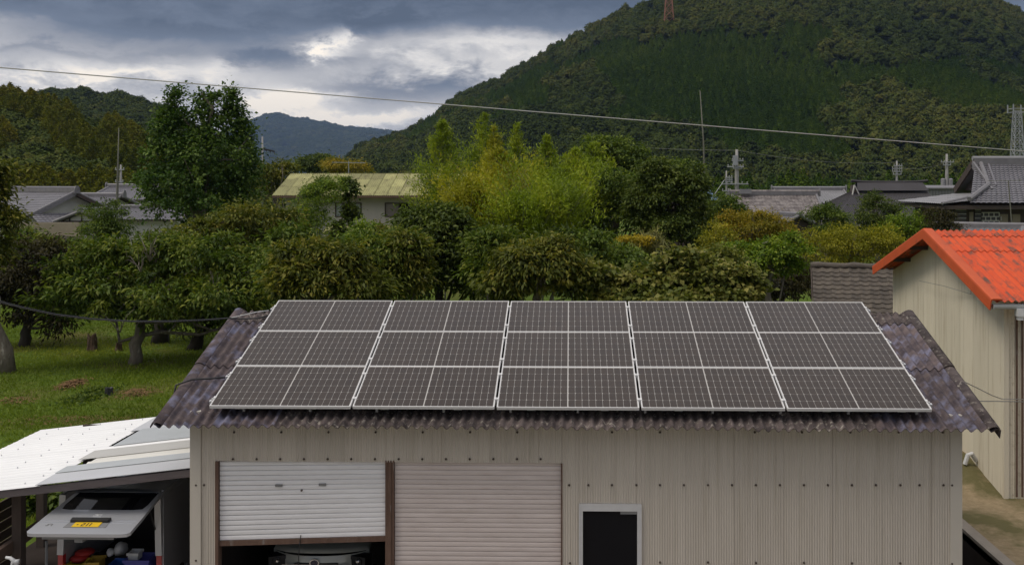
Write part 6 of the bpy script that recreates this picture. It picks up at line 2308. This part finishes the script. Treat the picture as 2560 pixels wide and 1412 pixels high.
tree('ivy_column', 'dark ivy climbing a post before the pale house', 'ivy', 46.0, 868,
     [(866, 475, 20, 26), (876, 540, 13, 26), (850, 590, 16, 30), (800, 462, 16, 16), (775, 488, 16, 12)], M['lf_dark'], 113, ncl=110, per=60, L=0.14, wr=0.7, clr=0.16, group=T, limbs=2, trunk=0.06)
tree('chestnut_shrub', 'yellowing chestnut close behind the left solar panels', 'tree', 27.0, 800,
     [(800, 690, 95, 60), (760, 650, 60, 45), (850, 650, 50, 40), (730, 720, 50, 50), (900, 720, 70, 55)], M['lf_olive'], 114, ncl=200, per=66, L=0.17, clr=0.24, group=T)
tree('chestnut_shrub', 'olive chestnut between the yellowing one and the dark bushy tree', 'tree', 29.0, 930,
     [(930, 650, 85, 65), (985, 690, 70, 60), (890, 640, 50, 35), (1010, 610, 40, 32)], M['lf_chestnut'], 115, ncl=200, per=66, L=0.17, clr=0.25, group=T)
tree('dark_bushy_tree', 'dense dark tree in the middle behind the panels', 'tree', 31.0, 1090,
     [(1095, 600, 95, 60), (1100, 560, 60, 38), (1150, 650, 85, 70), (1060, 680, 80, 60), (1190, 710, 50, 50)], M['lf_dark'], 116, ncl=300, per=70, L=0.18, clr=0.26, group=T, limbs=6, bark='bark_dark')
tree('chestnut_shrub', 'rounded olive chestnut with drooping leaves behind the middle panels', 'tree', 25.5, 1345,
     [(1345, 680, 100, 62), (1390, 650, 60, 42), (1300, 650, 55, 38), (1260, 710, 50, 45), (1430, 705, 45, 45)], M['lf_olive'], 117, ncl=230, per=66, L=0.16, clr=0.21, droop=0.6, group=T)
tree('undergrowth', 'dark undergrowth between the middle chestnuts', 'shrub', 30.0, 1230, [(1215, 640, 60, 60), (1240, 720, 70, 50), (1420, 640, 70, 50)], M['lf_dark'], 118, ncl=150, per=66, L=0.16, clr=0.25, group=T, limbs=3)
# bamboo grove
bams = [('left bamboo plume, pointed, in front of the mossy roof', 47, 1105, 610, 305, 72, 'lf_bamboo'),
        ('tallest bamboo plume, loose and brownish, behind the grove', 55, 1205, 600, 292, 80, 'lf_bamboo'),
        ('slender bamboo plume just right of the tallest one', 53, 1238, 600, 318, 50, 'lf_bamboo_y'),
        ('bamboo plume with a pointed top in the middle of the grove', 49, 1288, 610, 312, 55, 'lf_bamboo'),
        ('yellowest broad bamboo plume near the front of the grove', 45, 1245, 625, 375, 85, 'lf_bamboo_y'),
        ('bamboo plume right of the grove centre with upright tip', 47, 1362, 610, 345, 65, 'lf_bamboo'),
        ('low broad bamboo plume on the right of the grove', 45, 1430, 625, 380, 85, 'lf_bamboo'),
        ('thin leaning bamboo plume beside the evergreens', 47, 1490, 620, 360, 70, 'lf_bamboo'),
        ('shaded low bamboo at the front right of the grove', 42, 1375, 650, 470, 110, 'lf_bamboo'),
        ('shaded low bamboo at the front left of the grove', 42, 1180, 640, 450, 80, 'lf_bamboo_y'),
        ('short bamboo tuft below the grove centre', 41, 1300, 650, 500, 90, 'lf_bamboo')]
for k, (lab, Y, px, b, tp2, w, mt) in enumerate(bams):
    bamboo(lab, Y, px, b, tp2, w, M[mt], 200 + k, n=11000 if w > 60 else 7500, L=0.19)
tree('evergreen_tree', 'domed evergreen rising behind the bamboo', 'tree', 50.0, 1530, [(1538, 395, 72, 52), (1490, 380, 40, 36), (1580, 440, 50, 50)], M['lf_green'], 120, ncl=190, per=60, L=0.16, wr=0.5, clr=0.26, group=T)
tree('evergreen_tree', 'mid green evergreen below the domed one', 'tree', 45.0, 1545, [(1545, 470, 65, 48), (1530, 550, 75, 60), (1590, 520, 50, 50), (1480, 590, 60, 50)], M['lf_green'], 121, ncl=240, per=60, L=0.15, wr=0.5, clr=0.26, group=T)
tree('glossy_evergreen', 'large dark glossy evergreen right of the bamboo', 'tree', 43.0, 1680, [(1680, 500, 85, 80), (1650, 440, 50, 36), (1725, 460, 42, 40), (1690, 590, 85, 75), (1620, 540, 40, 60), (1730, 545, 42, 70)],
     M['lf_dark'], 122, ncl=420, per=66, L=0.15, wr=0.5, clr=0.24, group=T, bark='bark_dark')
tree('glossy_evergreen', 'sunlit evergreen top, painted as brighter leaves, under the tall bare pole', 'tree', 44.5, 1740, [(1738, 470, 32, 40), (1690, 425, 42, 22)], M['lf_green'], 123, ncl=80, per=60, L=0.15, wr=0.5, clr=0.22, group=T, limbs=3)  # lighter leaf colour paints the sunlit top of the glossy evergreen
tree('goldenrod_clump', 'clump of yellow flowering goldenrod', 'flowers', 33.0, 1575, [(1570, 606, 40, 12), (1605, 600, 24, 10), (1520, 612, 16, 10)], M['lf_golden'], 124, ncl=60, per=50, L=0.07, wr=0.5, clr=0.10, group=None, limbs=4, trunk=0.03)
tree('low_shrub', 'green shrub below the goldenrod', 'shrub', 32.0, 1540, [(1545, 650, 75, 40), (1480, 680, 50, 50), (1600, 690, 80, 40)], M['lf_green'], 125, ncl=140, per=60, L=0.15, wr=0.5, clr=0.24, group=T, limbs=3)
tree('pampas_grass', 'tuft of pale pampas grass beside the glossy evergreen', 'grass tuft', 33.5, 1635, [(1635, 635, 28, 50)], M['lf_pampas'], 126, ncl=22, per=26, L=0.7, wr=0.05, clr=0.10, droop=0.8, group=None, limbs=2, trunk=0.03)
kud = [(1500, 700, 60, 45), (1590, 715, 70, 40), (1680, 700, 70, 45), (1760, 690, 70, 42), (1830, 705, 55, 40), (1650, 740, 160, 25), (1800, 735, 90, 28), (1700, 660, 40, 30)]
tree('vine_thicket', 'tangled leafy vine thicket behind the right solar panels', 'thicket', 26.0, 1680, kud, M['lf_weed'], 127, ncl=360, per=56, L=0.15, wr=0.75, clr=0.21, group=T, limbs=6, trunk=0.05)
tree('turning_shrub', 'yellow and orange turning shrub before the mottled roof', 'tree', 42.0, 1870, [(1870, 585, 80, 48), (1905, 562, 45, 32), (1815, 575, 42, 38), (1850, 640, 70, 45), (1940, 590, 40, 35)], M['lf_orange'], 128, ncl=260, per=64, L=0.10, wr=0.45, clr=0.22, group=T)
tree('leafy_tree', 'green layered tree left of the dark hollow', 'tree', 36.0, 1915, [(1900, 650, 70, 42), (1950, 630, 55, 40), (1840, 660, 50, 45), (1960, 670, 45, 25)], M['lf_bright'], 129, ncl=200, per=64, L=0.12, wr=0.5, clr=0.20, droop=0.3, group=T)
tree('yellow_tree', 'rounded yellow green tree before the charcoal roof', 'tree', 40.0, 2110, [(2110, 612, 85, 50), (2050, 640, 70, 55), (2165, 630, 70, 60), (2205, 610, 40, 40), (2120, 680, 90, 40)], M['lf_yellow'], 130, ncl=330, per=64, L=0.09, wr=0.4, clr=0.22, group=T)
tree('round_tree', 'dark rounded tree before the charcoal roof', 'tree', 58.0, 2195, [(2195, 530, 52, 40), (2180, 570, 50, 35)], M['lf_dark'], 131, ncl=120, per=56, L=0.15, clr=0.26, group=T)
tree('round_tree', 'small dark tree below the left hip of the charcoal roof', 'tree', 56.0, 2060, [(2062, 552, 46, 30), (2080, 580, 50, 30)], M['lf_green'], 132, ncl=90, per=56, L=0.15, clr=0.25, group=T)
tree('round_tree', 'fresh green tree right of the dark rounded tree', 'tree', 52.0, 2285, [(2280, 560, 45, 36), (2240, 590, 55, 35), (2320, 590, 55, 30)], M['lf_bright'], 133, ncl=130, per=56, L=0.15, clr=0.26, group=T)
tree('brown_shrub', 'sparse brownish shrub beneath the right hip of the charcoal roof', 'shrub', 50.0, 2345, [(2342, 550, 32, 26), (2370, 575, 30, 20)], M['lf_reddark'], 134, ncl=60, per=50, L=0.12, clr=0.24, group=T)
tree('painted_shade_shrub', 'dark leaved shrub painting the shade of the hollow left of the brown shed', 'shrub', 38.0, 1960, [(1950, 720, 70, 30), (2000, 700, 40, 35), (1890, 730, 60, 25)], M['lf_reddark'], 135, ncl=110, per=56, L=0.14, clr=0.25, group=T)  # near-black leaves put the hollow's shade into colour
tree('leafy_tree', 'green tree by the mottled roof beneath the blue tarpaulin', 'tree', 62.0, 1800, [(1805, 525, 48, 35), (1780, 560, 40, 40), (1830, 530, 30, 25)], M['lf_green'], 136, ncl=100, per=56, L=0.17, clr=0.3, group=T)
tree('screen_tree', 'dull green tree filling the gap below the pale house', 'tree', 50.0, 900, [(900, 610, 70, 30), (960, 590, 40, 24), (700, 600, 60, 60), (850, 640, 60, 40)], M['lf_olive'], 137, ncl=140, per=56, L=0.17, clr=0.3, group=T)
tree('carport_weeds', 'leafy weeds growing behind the carport post', 'weeds', 18.2, 110, [(110, 1255, 75, 45), (60, 1300, 60, 50), (170, 1250, 50, 40), (120, 1320, 70, 40)], M['lf_green'], 138, ncl=110, per=40, L=0.11, wr=0.6, clr=0.12, group=None, limbs=5, trunk=0.015)


sap = [('loose green sapling rising left of the yellowing chestnut', 30.0, 712, [(708, 640, 45, 60), (690, 690, 40, 50), (725, 600, 26, 34)], 'lf_green', 0.16, 0.4),
       ('light green sapling in the dip below the pale house', 33.0, 905, [(905, 600, 36, 40), (890, 640, 42, 40)], 'lf_bright', 0.13, 0.35),
       ('broken outlined olive sapling left of the dense dark tree', 28.5, 1015, [(1012, 640, 40, 55), (1030, 690, 45, 45)], 'lf_olive', 0.17, 0.36),
       ('green sapling between the dense dark tree and the rounded chestnut', 28.0, 1228, [(1225, 640, 36, 60), (1210, 690, 45, 45), (1240, 600, 20, 30)], 'lf_chestnut', 0.16, 0.36),
       ('leafy sapling right of the rounded chestnut', 29.0, 1478, [(1478, 650, 38, 55), (1460, 700, 45, 40), (1490, 610, 20, 28)], 'lf_green', 0.14, 0.5),
       ('olive sapling in front of the glossy evergreen', 29.5, 1790, [(1790, 660, 42, 45), (1770, 700, 50, 35)], 'lf_weed', 0.14, 0.6),
       ('yellow green sapling before the turning shrub', 38.0, 1800, [(1800, 610, 40, 45), (1785, 650, 45, 40)], 'lf_yellow', 0.10, 0.4)]
for k, (lab, Y, px, bl, mt, L, wr) in enumerate(sap):
    tree('sapling', lab, 'sapling', Y, px, bl, M[mt], 300 + k, ncl=70, per=50, L=L, wr=wr, clr=0.24, group=T, trunk=0.06, limbs=8)
# bare twigs showing among the chestnut leaves
rg = np.random.default_rng(17)
for (px, py, n_) in ((375, 612, 7), (352, 640, 4), (545, 705, 5), (300, 790, 4)):
    mb = MB()
    o0 = at(px, py + 40, 31.6)
    for k in range(n_):
        a = at(px + rg.uniform(-45, 45), py + rg.uniform(-45, 15), 31.3 + rg.uniform(-0.3, 0.3))
        mb.tube(wobble(o0, a, rg, 4, 0.06), [0.022, 0.018, 0.014, 0.009, 0.004], 5)
    tw = mb.build('bare_twigs', M['bark'], bpy.data.objects['chestnut_tree'])

# stumps, spoil and grass
def stump(label, px, py, hpx, wpx, seed, mat='stump', jag=0.35):
    r = np.random.default_rng(seed)
    Y = HC * F / (py - CY)
    b = at(px, py, Y)
    h, w = hpx * Y / F, wpx * Y / F / 2
    n = 14
    vs, fs = [], []
    ph = r.uniform(0, 6.28, 4)
    for j in range(5):
        for i in range(n):
            a = 2 * math.pi * i / n
            k = 1 + 0.16 * math.sin(3 * a + ph[0]) + 0.10 * math.sin(5 * a + ph[1] + j)
            rad = w * k * (1.25 if j == 0 else 1.0 - 0.05 * j)
            z = h * j / 4 if j < 4 else h * (1 - jag * abs(math.sin(1.5 * a + ph[2])) * r.uniform(0.6, 1.0))
            vs.append((b.x + rad * math.cos(a), Y + rad * math.sin(a), z - 0.02))
    for j in range(4):
        for i in range(n):
            i2 = (i + 1) % n
            fs.append((j * n + i, j * n + i2, (j + 1) * n + i2, (j + 1) * n + i))
    vs.append((b.x, Y, h * 0.55))
    for i in range(n):
        fs.append((4 * n + i, 4 * n + (i + 1) % n, len(vs) - 1))
    return tag(obj('tree_stump', new_mesh('tree_stump', vs, fs), M[mat]), label, 'stump', 'old stumps in the orchard')


stump('tall broken brown stump left of the pale chestnut trunk', 232, 880, 48, 24, 1)
stump('short broken stump close to the pale chestnut trunk', 297, 880, 25, 17, 2)
stump('squat black stump out in the open grass', 271, 992, 22, 22, 3, 'black', 0.15)


def tuft_field(name, label, C, L, W, tint, mat, kind='stuff', spread=0.9, cat='grass'):
    n = len(C)
    r = np.random.default_rng(n)
    D = r.normal(size=(n, 3)) * spread * 0.5
    D[:, 2] = 1.0
    D = norm(D)
    N = r.normal(size=(n, 3))
    N[:, 2] *= 0.2
    me = leaf_mesh(name, C + D * (L * 0.4)[:, None], D, N, L, W, tint, 0.35)
    return tag(obj(name, me, mat), label, cat, kind=kind)


r = np.random.default_rng(5)
n = 120000
Yg = 17.0 + 32.0 * r.random(n) ** 1.1
pxg = r.uniform(-40, 760, n)
Xg = Yg * ((pxg - CX) / F - YAW)
ok = ~((Xg > -9.2) & (Yg < 17.0)) & (Xg < -3.0)
ok &= ~((Xg > WX0 - 0.3) & (Yg < 18.6))
nz = vnoise(Xg, Yg, 41, 0.9)
ok &= r.random(n) < np.clip(0.75 + 0.4 * nz, 0.1, 1)
Xg, Yg, nz = Xg[ok], Yg[ok], nz[ok]
n = len(Xg)
Lg = r.uniform(0.05, 0.13, n)
tint = 0.45 + 0.22 * vnoise(Xg, Yg, 42, 0.5) + 0.3 * (r.random(n) - 0.5)
tuft_field('lawn_grass', 'short green grass of the orchard', np.stack([Xg, Yg, np.zeros(n)], 1), Lg, Lg * 0.22, tint, M['lf_grass'])


def patch(label, px, py, rx, ry, n, seed, mat, L, name='dry_grass', cat='dry grass', flat=True):
    r = np.random.default_rng(seed)
    Y = HC * F / (py - CY)
    c = at(px, py, Y)
    sy = ry * Y / F * Y / HC
    q = r.normal(size=(n, 2)) * 0.5
    C = np.stack([c.x + q[:, 0] * rx * Y / F, Y + q[:, 1] * sy, 0.03 + 0.10 * r.random(n) * np.exp(-(q ** 2).sum(1) * 2)], 1)
    D = r.normal(size=(n, 3))
    D[:, 2] *= 0.25 if flat else 1.2
    N = r.normal(size=(n, 3)) * 0.3
    N[:, 2] += 1
    l = L * (0.6 + 0.8 * r.random(n))
    me = leaf_mesh(name, C, D, N, l, l * (0.10 if flat else 0.5), r.random(n), 0.15)
    return tag(obj(name, me, mat), label, cat, kind='stuff')


patch('heap of rusty dry bracken on the grass', 182, 968, 32, 14, 260, 1, M['straw'], 0.30)
patch('brown patch of dead grass right of the black stump', 340, 990, 50, 12, 220, 2, M['straw'], 0.22)
patch('bare brown patch at the left edge of the grass', 30, 1012, 60, 14, 220, 3, M['straw'], 0.18)
patch('low green weeds left of the black stump', 225, 995, 40, 22, 1100, 4, M['lf_green'], 0.13, 'low_weeds', 'weeds', False)
patch('dead grass strip along the carport roof', 200, 1062, 220, 16, 700, 5, M['straw'], 0.12)

# small pale board left standing among the thickets
c = at(1765, 636, 30)
bd = thing('pale_board', 'small pale board sticking up above the vine thicket', 'board', (c.x, 30, 0))
MB().box(c.x - 0.22, c.x + 0.24, 29.95, 30.25, c.z - 0.07, c.z + 0.07).build('panel', M['mud_wall'], bd)
MB().tube([(c.x, 30.1, 0), (c.x, 30.1, c.z - 0.07)], 0.03, 6).build('stake', M['mast'], bd)

# ------------------------------------------------------------------ air
m = bpy.data.materials.new('air')
m.use_nodes = True
g = NT(m.node_tree)
pvn = g.n('ShaderNodeVolumePrincipled', {'Color': (0.42, 0.60, 0.98, 1.0), 'Density': 0.00007, 'Anisotropy': 0.2})
o = g.n('ShaderNodeOutputMaterial')
g.t.links.new(pvn.outputs[0], o.inputs['Volume'])
hz = MB().box(-5200, 5200, -80, 7200, -2.4, 420).build('haze', m)
tag(hz, 'thin pale air over the whole valley', 'haze', kind='stuff')
